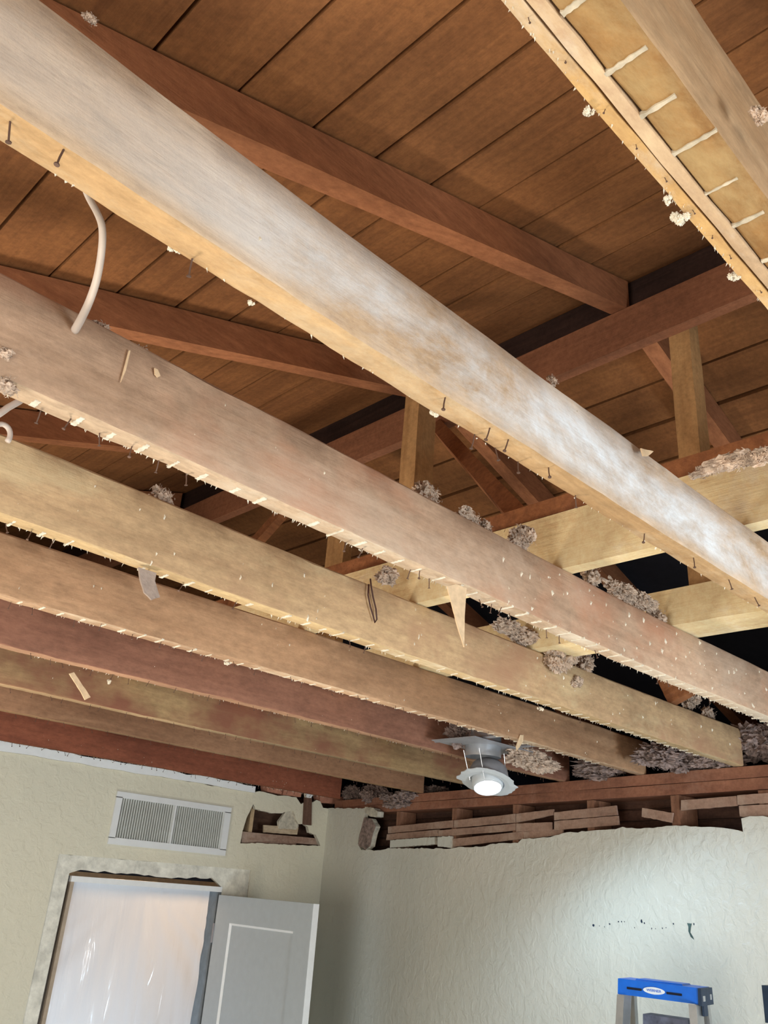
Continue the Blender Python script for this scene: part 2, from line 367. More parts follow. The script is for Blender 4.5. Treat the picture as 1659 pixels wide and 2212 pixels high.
mb2 = MB(); mb2.beam((a, 2.4, f(a)+.045), (b, 2.4, f(b)+.045), (0, 5.2, 0), (0, 0, .008)); struct(mb2.obj('ceiling', M['void']))
edges = [XR+.03+.1655*k for k in range(0, 6)]
mb, (a, b, f) = deck(1, edges, 'ceiling', 2); struct(mb.obj('ceiling', M['plank']))
mb2 = MB(); mb2.beam((a-.06, 2.4, f(a)+.065), (5.4, 2.4, f(5.4)+.045), (0, 5.2, 0), (0, 0, .008)); struct(mb2.obj('ceiling', M['void']))  # dark sheet past the last plank stands for planks lost in shade
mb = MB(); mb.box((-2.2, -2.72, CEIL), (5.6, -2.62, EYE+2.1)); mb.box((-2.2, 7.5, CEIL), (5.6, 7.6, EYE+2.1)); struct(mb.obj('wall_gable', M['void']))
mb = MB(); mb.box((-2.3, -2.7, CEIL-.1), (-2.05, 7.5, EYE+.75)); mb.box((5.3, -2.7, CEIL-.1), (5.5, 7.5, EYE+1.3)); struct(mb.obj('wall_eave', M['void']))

# ------------------------------------------------------------------ rafters
raf = [(-.63, 'behind'), (.17, 'above'), (1.02, 'near'), (1.785, 'mid'), (2.64, 'far'), (3.45, 'vfar'), (4.3, 'x')]
raflab = {.17: 'roof rafter above the doubled joist at top right',
  1.02: 'long roof rafter crossing the planks above the dusty joist',
  1.785: 'roof rafter in the gap between the dusty joist and second joist',
  2.64: 'roof rafter low at left, in the gap under the second joist',
  3.45: 'farthest roof rafter on the near slope, almost hidden by joists',
  -.63: 'roof rafter in the dark top right corner', 4.3: 'roof rafter on the near slope beyond the door wall'}
for y, _ in raf[:6]:
    mb = MB(); xa, xb = -1.12, XR-.04
    p = Vector((xa, y, CR+SL*xa+DK/2-.003)); q = Vector((xb, y, CR+SL*xb+DK/2-.003))
    mb.beam(p, q, (0, .026, 0), (0, 0, DK/2-.004), 12, .0015)
    tag(mb.obj('rafter', M['rafter'], p), 'dark brown wooden '+raflab[y], 'rafter', 'rafters of the near roof slope')
for y, lab in ((.17, 'right of the tall post'), (1.02, 'left of the tall post, behind the purlin'), (1.785, 'behind the slanting brace'), (2.64, 'deep in the attic')):
    mb = MB(); xa, xb = XR+.04, 5.2; f = lambda x: CR+SL*(2*XR-x)
    p = Vector((xa, y, f(xa)+DK/2-.003)); q = Vector((xb, y, f(xb)+DK/2-.003))
    mb.beam(p, q, (0, .026, 0), (0, 0, DK/2-.004), 12, .0015)
    tag(mb.obj('rafter', M['rafter'], p), 'brown rafter on the far roof slope, '+lab, 'rafter', 'rafters of the far roof slope')
mb = MB(); mb.beam((XR, -2.55, CR+SL*XR+.04), (XR, 7.4, CR+SL*XR+.04), (.012, 0, 0), (0, 0, .066), 10, .001)
tag(mb.obj('ridge_board', wood('shaded_ridge', (70, 50, 44), (46, 34, 32), axis=1, seed=31), (XR, -2.55, CR)), 'ridge board with painted shade under the peak of the roof planks', 'roof beam')  # wood darkened to paint in the shade at the peak
mb = MB(); mb.beam((1.865, -2.5, EYE+1.556), (1.865, 7.3, EYE+1.542), (.02, 0, 0), (0, 0, .066), 20, .0015)
tag(mb.obj('purlin', M['ridge'], (1.865, -2.5, EYE+1.5)), 'reddish brown purlin board under the rafters, rising to the upper right', 'roof beam')
# strongbacks lying across the joists
mb = MB(); zt = EYE+.63
mb.beam((1.385, -2.3, zt+.063), (1.385, 3.9, zt+.063), (.019, 0, 0), (0, 0, .063), 24, .001)
tag(mb.obj('strongback_board', M['newpine'], (1.385, -2.3, zt)), 'pale pine board on edge across the joist tops, nearest one with white smudge', 'ceiling beam', 'pale boards across the joists')
mb = MB(); mb.beam((1.84, -2.3, zt+.045), (1.84, 3.9, zt+.045), (.019, 0, 0), (0, 0, .045), 24, .001)
mb.beam((1.90, -2.3, zt+.02), (1.90, 3.9, zt+.02), (.045, 0, 0), (0, 0, .019), 24, .001)
tag(mb.obj('strongback_board', M['newpine'], (1.84, -2.3, zt)), 'pale pine board across the joists carrying the tall right post', 'ceiling beam', 'pale boards across the joists')
mb = MB(); mb.beam((1.43, -2.3, zt+.148), (1.43, 3.9, zt+.148), (.06, 0, 0), (0, 0, .019), 24, .001)
tag(mb.obj('flat_board', M['brace'], (1.43, -2.3, zt+.13)), 'brown board lying flat on the nearest pale cross board', 'ceiling beam')
# posts
def post(x, y, z0, z1, label, m=M['post'], sx=.02, sy=.034):
    mb = MB(); mb.beam((x, y, z0), (x, y, z1), (sx, 0, 0), (0, sy, 0), 10, .001)
    return tag(mb.obj('attic_post', m, (x, y, z0)), label, 'post', 'vertical posts in the attic')
post(1.915, .862, zt+.08, EYE+1.565, 'tall upright pale post at the right, from cross board up to purlin', sx=.03, sy=.03)
post(1.465, 1.44, zt, EYE+1.46, 'upright post left of centre, crossing behind the two front joists', sx=.036, sy=.028)
post(1.91, 2.26, zt+.04, EYE+1.5, 'upright pale post seen in the gap above the third joist', sx=.02, sy=.05)
post(1.915, -.85, zt+.08, EYE+1.565, 'upright post beyond the doubled joist, out at the right', sx=.03, sy=.03)
# braces
def brace(p, q, hw, hd, label, m=M['brace']):
    p, q = Vector(p), Vector(q); d = (q-p).normalized(); s_ = Vector(hw); s_ = (s_-d*s_.dot(d)).normalized()*hd[0]; t_ = d.cross(s_).normalized()*hd[1]
    mb = MB(); mb.beam(p, q, s_, t_, 8, .001); return tag(mb.obj('diagonal_brace', m, p), label, 'brace')
brace(onx(955, 935, 1.87), onx(1150, 1150, 1.52), (0, 1, 0), (.022, .045), 'slanting brown brace descending right of the central post to the cross board')
brace(onx(640, 1075, 1.9), onx(550, 1175, 1.9), (1, 0, 0), (.02, .02), 'short slanting brace seen in the gap left of centre')
brace(onx(1445, 1440, 2.6), onx(1478, 1508, 2.6), (1, 0, 0), (.02, .05), 'dark brown brace end in the gap under the orange joist at right')

# ------------------------------------------------------------------ ceiling joists
JP = {1: [(0, 300), (200, 425), (350, 530), (530, 648), (670, 738), (830, 827), (1035, 950), (1220, 1060), (1410, 1185), (1590, 1290), (1659, 1325)],
2: [(0, 850), (235, 955), (430, 1035), (630, 1125), (830, 1212), (965, 1270), (1100, 1332), (1280, 1410), (1405, 1462), (1659, 1558)],
3: [(0, 1127), (190, 1192), (300, 1228), (435, 1280), (620, 1345), (830, 1410), (1037, 1480), (1220, 1540), (1376, 1590), (1604, 1655)],
4: [(0, 1297), (75, 1313), (160, 1347), (250, 1365), (460, 1422), (605, 1460), (813, 1520), (972, 1563), (1080, 1592), (1376, 1675)],
5: [(0, 1400), (135, 1435), (310, 1475), (512, 1520), (646, 1554), (805, 1592), (1008, 1643), (1225, 1692)],
6: [(0, 1482), (90, 1502), (318, 1554), (480, 1587), (661, 1625), (842, 1663), (1004, 1694)],
7: [(0, 1536), (192, 1574), (362, 1608), (542, 1643), (769, 1688), (914, 1715)],
8: [(0, 1590), (217, 1637), (434, 1680), (600, 1709), (757, 1735)]}
XE = {1: 2.93, 2: 2.98, 3: 3.02, 4: 3.12, 5: 3.22, 6: 3.29, 7: 3.38, 8: 3.5}
TH = {1: .036, 2: .04, 3: .04, 4: .041, 5: .04, 6: .04, 7: .04, 8: .038}
MAT = {1: (wood('joist_dusty', (198, 170, 140), (172, 144, 116), seed=1, dust=(226, 232, 238), dust_amt=.78, dust_scale=2.6, grain=.7, band=(2.0, 2.5)), wood('joist_golden_edge', (194, 160, 118), (166, 130, 90), seed=1.5, dust=(206, 188, 160), dust_amt=.3)),
 2: (wood('joist_greytan', (186, 156, 132), (164, 134, 110), seed=2, dust=(196, 174, 154), dust_amt=.5, dust_scale=1.2, grain=.6, blotch=(180, 130, 102)), wood('joist_tan_edge', (196, 172, 146), (174, 146, 120), seed=2.5, dust=(218, 206, 188), dust_amt=.4)),
 3: (wood('joist_yellow', (196, 166, 128), (168, 136, 104), seed=3.3, dust=(206, 188, 150), dust_amt=.3, grain=.6, blotch=(170, 132, 104)), wood('joist_yellow_edge', (198, 172, 130), (176, 146, 108), seed=3.5, dust=(216, 204, 180), dust_amt=.3)),
 4: (wood('joist_brown', (178, 142, 110), (150, 114, 86), seed=4.2, grain=.6), wood('joist_brown_edge', (190, 158, 128), (168, 134, 106), seed=4.6, dust=(214, 200, 176), dust_amt=.3)),
 5: (wood('joist_red', (152, 108, 88), (126, 86, 70), seed=5.2, grain=.6), wood('joist_red_edge', (176, 138, 110), (150, 114, 90), seed=5.6)),
 6: (wood('joist_olive', (176, 148, 108), (136, 106, 78), seed=6.2, grain=.6, blotch=(130, 86, 68)), wood('joist_olive_edge', (182, 156, 122), (158, 130, 98), seed=6.6)),
 7: (wood('joist_tan', (162, 124, 96), (136, 98, 74), seed=7.2, grain=.6), wood('joist_tan2_edge', (180, 144, 108), (156, 118, 86), seed=7.6)),
 8: (wood('joist_rust', (150, 90, 68), (116, 66, 50), seed=8.2, grain=.6), wood('joist_rust_edge', (160, 96, 68), (120, 70, 50), seed=8.6)),
 0: (wood('joist_blond', (186, 156, 122), (162, 128, 94), seed=9.2, grain=.8), wood('joist_blond_under', (176, 134, 84), (142, 102, 60), seed=9.6, dust=(190, 166, 120), dust_amt=.35))}
LAB = {1: 'thick front ceiling joist whitened with plaster dust, crossing the picture from upper left',
 2: 'second ceiling joist, grey tan at left, orange brown at right, below the dusty one',
 3: 'third ceiling joist, yellowish with pale smudges, a dark wire loop on its face',
 4: 'fourth ceiling joist, brown with tan nail-studded lower edge, ending right of the lit lamp',
 5: 'reddish brown fifth ceiling joist, running behind the lit lamp',
 6: 'olive tan sixth ceiling joist with a dark knot patch',
 7: 'narrow-looking tan brown joist next to last before the door wall',
 8: 'rust red last joist just above the cream door wall',
 0: 'doubled blond joist overhead at top right with white plaster stripes underneath'}
def interp(xs, ys, x):
    w_ = [math.exp(-((a-x)/.33)**2) for a in xs]; t_ = sum(w_)
    if t_ < .02: return ys[0] if x < xs[0] else ys[-1]
    # locally weighted straight line
    mx = sum(a*b for a, b in zip(w_, xs))/t_; my = sum(a*b for a, b in zip(w_, ys))/t_
    sxx = sum(a*(b-mx)**2 for a, b in zip(w_, xs))+.06*t_; sxy = sum(a*(b-mx)*(c-my) for a, b, c in zip(w_, xs, ys))
    return my+max(-.03, min(.03, sxy/sxx))*(x-mx)
def interp_old(xs, ys, x):
    if x <= xs[0]: return ys[0]
    if x >= xs[-1]: return ys[-1]
    for i in range(len(xs)-1):
        if x <= xs[i+1]:
            t = (x-xs[i])/(xs[i+1]-xs[i]); t = t*t*(3-2*t); return ys[i]+(ys[i+1]-ys[i])*t
def loft_joist(n, fy, th, x0, x1, top, m, seed, zb=CEIL):
    """cross-section swept along x; side facing the camera, worn lower corners"""
    step = .03; N = int((x1-x0)/step); vs = []; fs = []; fm = []
    K = 14
    for i in range(N+1):
        x = x0+(x1-x0)*i/N; y1 = fy(x); y0 = y1-th
        nn = lambda a, s_, amp: noise.noise(Vector((x*a, s_, seed)))*amp
        wn = .0025+abs(nn(9, 1, .005)); wf = .002+abs(nn(14, 2, .004))+abs(nn(40, 3, .002))
        zz = zb+nn(25, 5, .0016)
        sec = [(y0, zb+wn*1.2), (y0+wn*.4, zz+wn*.35), (y0+wn*1.2, zz), (y0+th*.5, zz+nn(8, 6, .001)), (y1-wf*1.2, zz), (y1-wf*.35, zz+wf*.4), (y1, zb+wf*1.3),
               (y1, (zb+top)/2), (y1, top-.003), (y1-.004, top), (y0+.004+nn(7, 8, .002), top), (y0, top-.004-abs(nn(12, 9, .004))), (y0-nn(3, 10, .0025), zb+(top-zb)*.66), (y0-nn(4, 11, .0025), zb+(top-zb)*.33)]
        vs += [(x, a, b) for a, b in sec]
    for i in range(N):
        for k in range(K):
            fs.append((i*K+k, i*K+(k+1) % K, (i+1)*K+(k+1) % K, (i+1)*K+k)); fm.append(1 if 1 <= k <= 5 else 0)
    fs.append(tuple(range(K))[::-1]); fm.append(0); fs.append(tuple(N*K+k for k in range(K))); fm.append(0)
    return vs, fs, fm
FY = {}
for n, pp in JP.items():
    q = [onz(a, b, .5) for a, b in pp]; xs = [v.x for v in q]; ys = [v.y for v in q]
    m_ = sum(ys)/len(ys); lim = .012 if n < 3 else .016
    ys = [max(m_-lim, min(m_+lim, y)) for y in ys]
    if n == 8: ys = [3.935+(y-m_)*.3 for y in ys]
    FY[n] = (lambda xs, ys: (lambda x: interp(xs, ys, x)))(xs, ys)
FY[0] = lambda x: .193
JO = {}
for n, y_ in ((-1, -.18), (-2, -.59), (-3, -1.0)): FY[n] = (lambda c: (lambda x: c))(y_); MAT[n] = MAT[4]
LAB[-1] = 'brown ceiling joist next to the doubled one, above the right picture edge'; LAB[-2] = 'brown ceiling joist second beyond the doubled one, out of the picture'; LAB[-3] = 'brown ceiling joist third beyond the doubled one, out of the picture'
for n in (-3, -2, -1, 0, 1, 2, 3, 4, 5, 6, 7, 8):
    org = Vector((X0, FY[n](0), CEIL)); th = TH.get(n, .033); xe = XE.get(n, 2.78)
    e = empty('ceiling_joist', org, LAB[n], 'joist', 'ceiling joists')
    vs, fs, fm = loft_joist(n, FY[n], th, X0, xe, EYE+(.618 if n < 2 else .628), MAT[n], n*1.7)
    o = mesh('joist_body', vs, fs, list(MAT[n]), org, e, True, fm)
    o.data.set_sharp_from_angle(angle=math.radians(40))
    JO[n] = (e, org)
# thin furring strips nailed along the doubled joist
for (a, b, nm) in ((.1935, .2025, 'furring_strip'), (.204, .2135, 'furring_strip')):
    mb = MB(); mb.beam((X0, (a+b)/2, CEIL+.022), (2.78, (a+b)/2, CEIL+.022), (0, (b-a)/2, 0), (0, 0, .0235), 160, .0006)
    o = mb.obj(nm, wood('furring_'+str(a), (204, 166, 116) if a > .2 else (206, 176, 142), (190, 146, 88) if a > .2 else (180, 148, 116), seed=a*40, dust=(214, 204, 190), dust_amt=.35), JO[0][1], JO[0][0])

# nails hanging from the joists' lower faces
def nail_mesh():
    mb = MB(); mb.tube([(0, 0, .012), (0, 0, -.012), (.001, 0, -.022)], .0012, 6); mb.tube([(.001, 0, -.022), (.001, 0, -.0235)], .0032, 8)
    o = mb.obj('nail', M['nail']); return o
N0 = nail_mesh(); nail_data = N0.data; bpy.data.objects.remove(N0)
def nail(n, p, tilt=.35, s=1.0, data=None):
    s *= .72
    e, org = JO[n]; o = bpy.data.objects.new('nail', data or nail_data); C.objects.link(o); o.parent = e
    o.location = p-org; o.rotation_euler = (R.uniform(-tilt, tilt), R.uniform(-tilt, tilt), R.uniform(0, 6)); o.scale = (s, s, s)
NP = {1: [(22, 262), (962, 858), (1058, 925), (1098, 950), (1023, 942), (1067, 970), (1115, 1000), (1185, 1010), (1243, 1070), (1392, 1152), (1498, 1205), (1574, 1252), (142, 318), (415, 560), (1630, 1290)],
 2: [(77, 895), (153, 905), (215, 935), (285, 965), (343, 995), (398, 1025), (747, 1172), (783, 1185), (887, 1230), (907, 1232), (927, 1250), (983, 1265), (1035, 1295), (1062, 1305), (1083, 1312), (1100, 1325), (1180, 1360), (1208, 1372), (1285, 1405), (1422, 1462), (1440, 1468), (1530, 1505)],
 3: [(12, 1130), (68, 1148), (117, 1165), (320, 1232), (395, 1262), (510, 1300), (755, 1383), (790, 1395), (1160, 1520), (1250, 1550), (1320, 1570)]}
for n, pl in NP.items():
    for p in pl:
        q = onz(p[0], p[1], .5); y1 = FY[n](q.x); q.y = min(max(q.y, y1-TH[n]+.004), y1-.003); nail(n, q, .3, 1.0)
for n, cnt, xa in ((4, 34, .5), (5, 38, .8), (6, 34, .9), (7, 34, 1.2), (8, 40, 1.4)):
    for k in range(cnt):
        x = xa+(XE[n]-.1-xa)*(k+R.random()*.7)/cnt; nail(n, Vector((x, FY[n](x)-R.choice((.005, .02, .03)), CEIL)), .45 if n < 8 else .9, .9 if n < 8 else 1.1)
for k in range(10): nail(0, Vector((.25+.04*k+R.uniform(-.01, .01), .208, CEIL-.0)), .3, .35)

# plaster key stripes left on the undersides
def streaks(n, xs, y0, y1, wid, seed, z=CEIL):
    rr = random.Random(seed); mb = MB()
    for x in xs:
        if rr.random() < .12: continue
        a = rr.uniform(0, .35)*(y1-y0); b = y1-rr.uniform(0, .2)*(y1-y0); m_ = 8; prev = None
        p0 = x+rr.uniform(-.004, .004); w_ = wid*rr.uniform(.5, 1.15)
        vs = []
        for i in range(m_+1):
            yy = y0+a+(b-y0-a)*i/m_; ww = w_*(.5+.6*rr.random())
            vs += [(p0-ww/2, yy, z+.002), (p0-ww/2, yy, z-.0012), (p0+ww/2, yy, z-.0012), (p0+ww/2, yy, z+.002)]
        fs = []
        for i in range(m_):
            for k in range(3): fs.append((4*i+k, 4*i+k+1, 4*i+5+k, 4*i+4+k))
        mb.add(vs, fs+[(0, 1, 2, 3), (4*m_, 4*m_+3, 4*m_+2, 4*m_+1)])
    o = mb.obj('plaster_stripes', M['flake'] if n else M['stripe'], JO[n][1], JO[n][0]); o['kind'] = 'stuff'; o['label'] = 'rows of thin white plaster stripes'
streaks(0, [.30+.0475*k for k in range(-3, 9)], .158, .2, .0045, 2)
for n in (2, 3, 4):
    streaks(n, [.15+.0475*k for k in range(int((XE[n]-.3)/.0475))], FY[n](1)-TH[n], FY[n](1)-.003, .008, n)

# flakes and splashes stuck on the faces
def flakes(n, cnt, x0, x1, size, seed, zr=(.02, .95)):
    rr = random.Random(seed); mb = MB()
    for k in range(cnt):
        x = rr.uniform(x0, x1); y = FY[n](x)-TH.get(n, .033); z = CEIL+.125*rr.uniform(*zr); r = size*rr.uniform(.25, 1)**1.5
        m_ = 7; vs = [(x+rr.uniform(-.3, .3)*r, y-r*.35, z+rr.uniform(-.3, .3)*r)]
        for i in range(m_):
            g = 6.283*i/m_; q = r*rr.uniform(.4, 1.2); vs.append((x+q*math.cos(g)*.42, y+.002, z+q*math.sin(g)))
        mb.add(vs, [(0, i+1, (i+1) % m_+1) for i in range(m_)])
    o = mb.obj('plaster_flakes', M['flake'], JO[n][1], JO[n][0]); o['kind'] = 'stuff'; o['label'] = 'scattered pale plaster crumbs stuck to the wood'
flakes(1, 30, .2, 2.2, .005, 1); flakes(2, 110, 1.15, 2.7, .011, 2); flakes(2, 24, .1, 1.2, .006, 12); flakes(3, 80, .2, 3.0, .011, 3); flakes(4, 40, .5, 3.0, .008, 4)
flakes(5, 12, 1, 3.0, .006, 5); flakes(6, 10, 1, 3.1, .006, 6); flakes(8, 50, 1.4, 3.4, .006, 8, (0, .4))
# fuzz of torn fibres along the lower far edge
def fuzz(n, cnt, x0, x1, ln, seed, y=None):
    rr = random.Random(seed); mb = MB()
    for k in range(cnt):
        x = rr.uniform(x0, x1); yy = (y if y else FY[n](x)-.001)+rr.uniform(-.004, .001); l = ln*rr.uniform(.3, 1)
        d = Vector((rr.uniform(-.6, .6), rr.uniform(-.1, .5), -1)).normalized()*l; p = Vector((x, yy, CEIL+.001)); s_ = Vector((rr.uniform(.0006, .0018), 0, 0))
        mb.add([p-s_, p+s_, p+Vector((0, -.0012, 0)), p+d], [(0, 1, 3), (1, 2, 3), (2, 0, 3), (0, 2, 1)])
    o = mb.obj('torn_fibres', M['flake'], JO[n][1], JO[n][0]); o['kind'] = 'stuff'
fuzz(0, 150, .2, .75, .006, 1, .213); fuzz(1, 90, .1, 2.9, .005, 2); fuzz(2, 200, .2, 2.9, .007, 3); fuzz(3, 160, .2, 2.9, .008, 4); fuzz(4, 120, .5, 3, .006, 5); fuzz(5, 90, .8, 3, .006, 6); fuzz(8, 160, 1.4, 3.4, .012, 8)

# ------------------------------------------------------------------ right wall framing
mb = MB()
def wallbeam(y0, y1, z, hz, depth=.05, off=0.0, n=20, j=.001):
    m_ = MB(); p = Vector((wx(y0, off), y0, z))+nrm*depth; q = Vector((wx(y1, off), y1, z))+nrm*depth
    m_.beam(p, q, nrm*depth, Vector((0, 0, hz)), n, j); return m_, p
m_, p = wallbeam(-2.3, 4.02, CEIL-.0215, .0195, .05); tag(m_.obj('top_plate', M['plate'], p), 'reddish brown upper wall plate carrying the joist ends over the right wall', 'wall plate', 'stacked wall plates')
m_, p = wallbeam(-2.3, 4.02, CEIL-.0625, .0195, .05); tag(m_.obj('top_plate', M['plate'], p), 'reddish brown lower wall plate, directly above the dark openings', 'wall plate', 'stacked wall plates')
studs = [(862, 'leftmost, by the torn corner plaster'), (982, 'below the left tip of the lamp'), (1114, 'just right of the lit lamp'), (1276, 'left end of the widest dark opening'), (1459, 'at the loose slanted lath'), (1653, 'rightmost, at the picture edge')]
for px, lab in studs:
    q = onw(px, 1750, 0); y = q.y
    m_ = MB(); c0 = Vector((wx(y), y, 0))+nrm*.05; m_.beam(c0, c0+Vector((0, 0, EYE+.416)), nrm*.05, tan*.019, 6, .0008)
    tag(m_.obj('wall_stud', M['stud'], c0), 'brown upright stud in the opened right wall, '+lab, 'stud', 'studs in the right wall')
def lath(ptsL, label, off=.009, m=M['lath'], thick=.0085, org_w=True, f=onw):
    """quad of pixels on the wall face, extruded into a lath"""
    q = [f(a, b, off) for a, b in ptsL]; 
    top_ = [q[0].lerp(q[1], i/10)+Vector((0, 0, R.uniform(-.0006, .0006))) for i in range(11)]; bot = [q[3].lerp(q[2], i/10)+Vector((0, 0, R.uniform(-.0012, .0012))) for i in range(11)]
    tv = nrm*thick if f is onw else Vector((0, thick, 0))
    o = slab('lath_strip', [top_+bot[::-1]], tv, m, q[3]); return tag(o, label, 'lath', 'wooden laths in the opened walls')
lath([(838, 1786), (978, 1772), (978, 1787), (838, 1800)], 'lath strip between torn corner plaster and second stud, uppermost there')
lath([(836, 1802), (948, 1792), (946, 1806), (834, 1815)], 'lath strip just above the white plaster strip left of the lamp')
lath([(981, 1772), (1113, 1758), (1113, 1777), (981, 1788)], 'upper lath strip right under the lit lamp')
lath([(1115, 1758), (1195, 1748), (1194, 1761), (1115, 1777)], 'short upper lath strip right of the lamp, tapering into a dark gap')
lath([(944, 1794), (1113, 1779), (1113, 1794), (948, 1807)], 'middle lath strip below the lit lamp')
lath([(1115, 1779), (1191, 1776), (1191, 1794), (1115, 1797)], 'middle lath strip right of the lamp, ending at a black slot')
lath([(978, 1812), (1130, 1796), (1130, 1812), (975, 1830)], 'lowest lath strip resting on the plaster edge below the lamp')
lath([(1131, 1797), (1215, 1790), (1215, 1803), (1131, 1813)], 'thin lowest lath strip right of the lamp above the plaster edge', off=.006)
lath([(1197, 1755), (1330, 1740), (1333, 1760), (1197, 1772)], 'upper of two light laths ending at the widest opening')
lath([(1197, 1774), (1334, 1762), (1336, 1782), (1197, 1794)], 'lower of two light laths ending at the widest opening')
lath([(1387, 1745), (1453, 1756), (1450, 1777), (1386, 1764)], 'loose pale lath stub hanging slanted in the widest opening', off=.016)
lath([(1471, 1729), (1590, 1719), (1592, 1740), (1471, 1751)], 'lath strip right of the loose stub, under the dark slot')
lath([(1592, 1718), (1668, 1712), (1668, 1734), (1593, 1739)], 'upper lath at the right picture edge')
lath([(1596, 1741), (1668, 1737), (1668, 1764), (1598, 1764)], 'lower lath at the right picture edge above the pale plaster')
def chunk(name, pxs, label, m, f=W, off=.022, t=.022, seed=1, cat='plaster piece', grp='broken plaster pieces'):
    q = [f(a, b, off) for a, b in pxs] if f is W else [f(a, b) for a, b in pxs]
    q = ragged(q+[q[0]], .0018, .01, seed)[:-1]
    tv = nrm*t if f is W else Vector((0, t, 0))
    return tag(slab(name, [q], tv, m, q[0], edge_mat=M['plaster_raw']), label, cat, grp)
chunk('plaster_piece', [(843, 1815), (938, 1808), (938, 1824), (842, 1831)], 'long cream plaster strip standing on the wall edge left of the lamp', M['wall_right'], seed=3)
chunk('plaster_piece', [(945, 1808), (972, 1806), (975, 1832), (945, 1828)], 'small squarish cream plaster piece beside the long strip', M['wall_right'], seed=4)
chunk('plaster_piece', [(788, 1743), (806, 1745), (816, 1753), (815, 1764), (800, 1764), (788, 1755)], 'pale plaster lump sticking out at the top of the corner patch', M['plaster_raw'], off=.05, t=.04, seed=5)
chunk('plaster_piece', [(786, 1766), (802, 1768), (812, 1785), (806, 1800), (800, 1828), (790, 1836), (774, 1826), (776, 1806)], 'grey broken plaster edge below the lump in the corner', M['insul_dark'], off=.03, t=.03, seed=6)
# broken hole in the left wall: stud, laths, chunks
def LL(off): return lambda a, b, o=0: ony(a, b, YL+off)
def llath(pts, label, off=.024, m=M['lath']): return lath(pts, label, 0, m, .009, f=LL(off))
m_ = MB(); q = ony(540, 1790, YL+.04); m_.beam((q.x, YL+.075, 0), (q.x, YL+.075, EYE+.45), (.012, 0, 0), (0, .04, 0), 6, .0008)
tag(m_.obj('wall_stud', wood('hole_stud', (196, 172, 140), (172, 146, 114), axis=2, seed=41), (q.x, YL+.075, 0)), 'pale stud inside the broken hole right of the vent', 'stud')
llath([(519, 1796), (685, 1811), (692, 1826), (519, 1812)], 'lath strip along the bottom of the hole beside the vent')
llath([(522, 1812), (640, 1822), (640, 1832), (522, 1826)], 'lowest lath edge peeping out of the hole beside the vent', off=.026)
llath([(570, 1782), (645, 1787), (642, 1803), (570, 1798)], 'short pale lath piece lying in the hole beside the vent', off=.03, m=wood('hole_lath', (200, 182, 158), (180, 158, 132), axis=0, seed=42))
chunk('plaster_piece', [(618, 1752), (634, 1738), (641, 1742), (645, 1785), (640, 1792), (604, 1790), (602, 1775)], 'grey torn plaster slab wedged in the hole beside the vent', M['plaster_raw'], f=lambda a, b: ony(a, b, YL+.016), t=.018, seed=7)
chunk('plaster_piece', [(660, 1706), (672, 1704), (677, 1716), (672, 1724), (662, 1722)], 'bright white plaster tip above the upright lath', M['white_paint'], f=lambda a, b: ony(a, b, YL-.03), t=.02, seed=8)
q = [ony(a, b, YL-.014) for a, b in ((659, 1722), (674, 1722), (673, 1783), (656, 1781))]
tag(slab('lath_strip', [q], (0, .012, 0), wood('dark_upright', (120, 92, 78), (92, 68, 58), axis=2, seed=17), q[3]), 'dark upright lath stub over the plaster between hole and corner', 'lath', 'wooden laths in the opened walls')
for i, (pxs, lab) in enumerate((([(575, 1690), (612, 1698), (608, 1716), (578, 1710)], 'pinkish block on top of the door wall, left one'), ([(615, 1700), (652, 1708), (650, 1722), (611, 1717)], 'pinkish block on top of the door wall, middle one'), ([(690, 1716), (742, 1722), (744, 1738), (692, 1734)], 'rust orange block on top of the door wall near the corner'))):
    q = [ony(a, b, YL+.004) for a, b in pxs]; tag(slab('wood_block', [ragged(q+[q[0]], .001, .01, i)[:-1]], (0, .06, 0), M['pinkbrick'], q[3]), lab, 'block', 'blocks along the wall top')
for i, (x, z, r) in enumerate(((2.98, .485, .012), (3.04, .49, .014), (3.12, .47, .010), (3.36, .43, .012))):
    pass

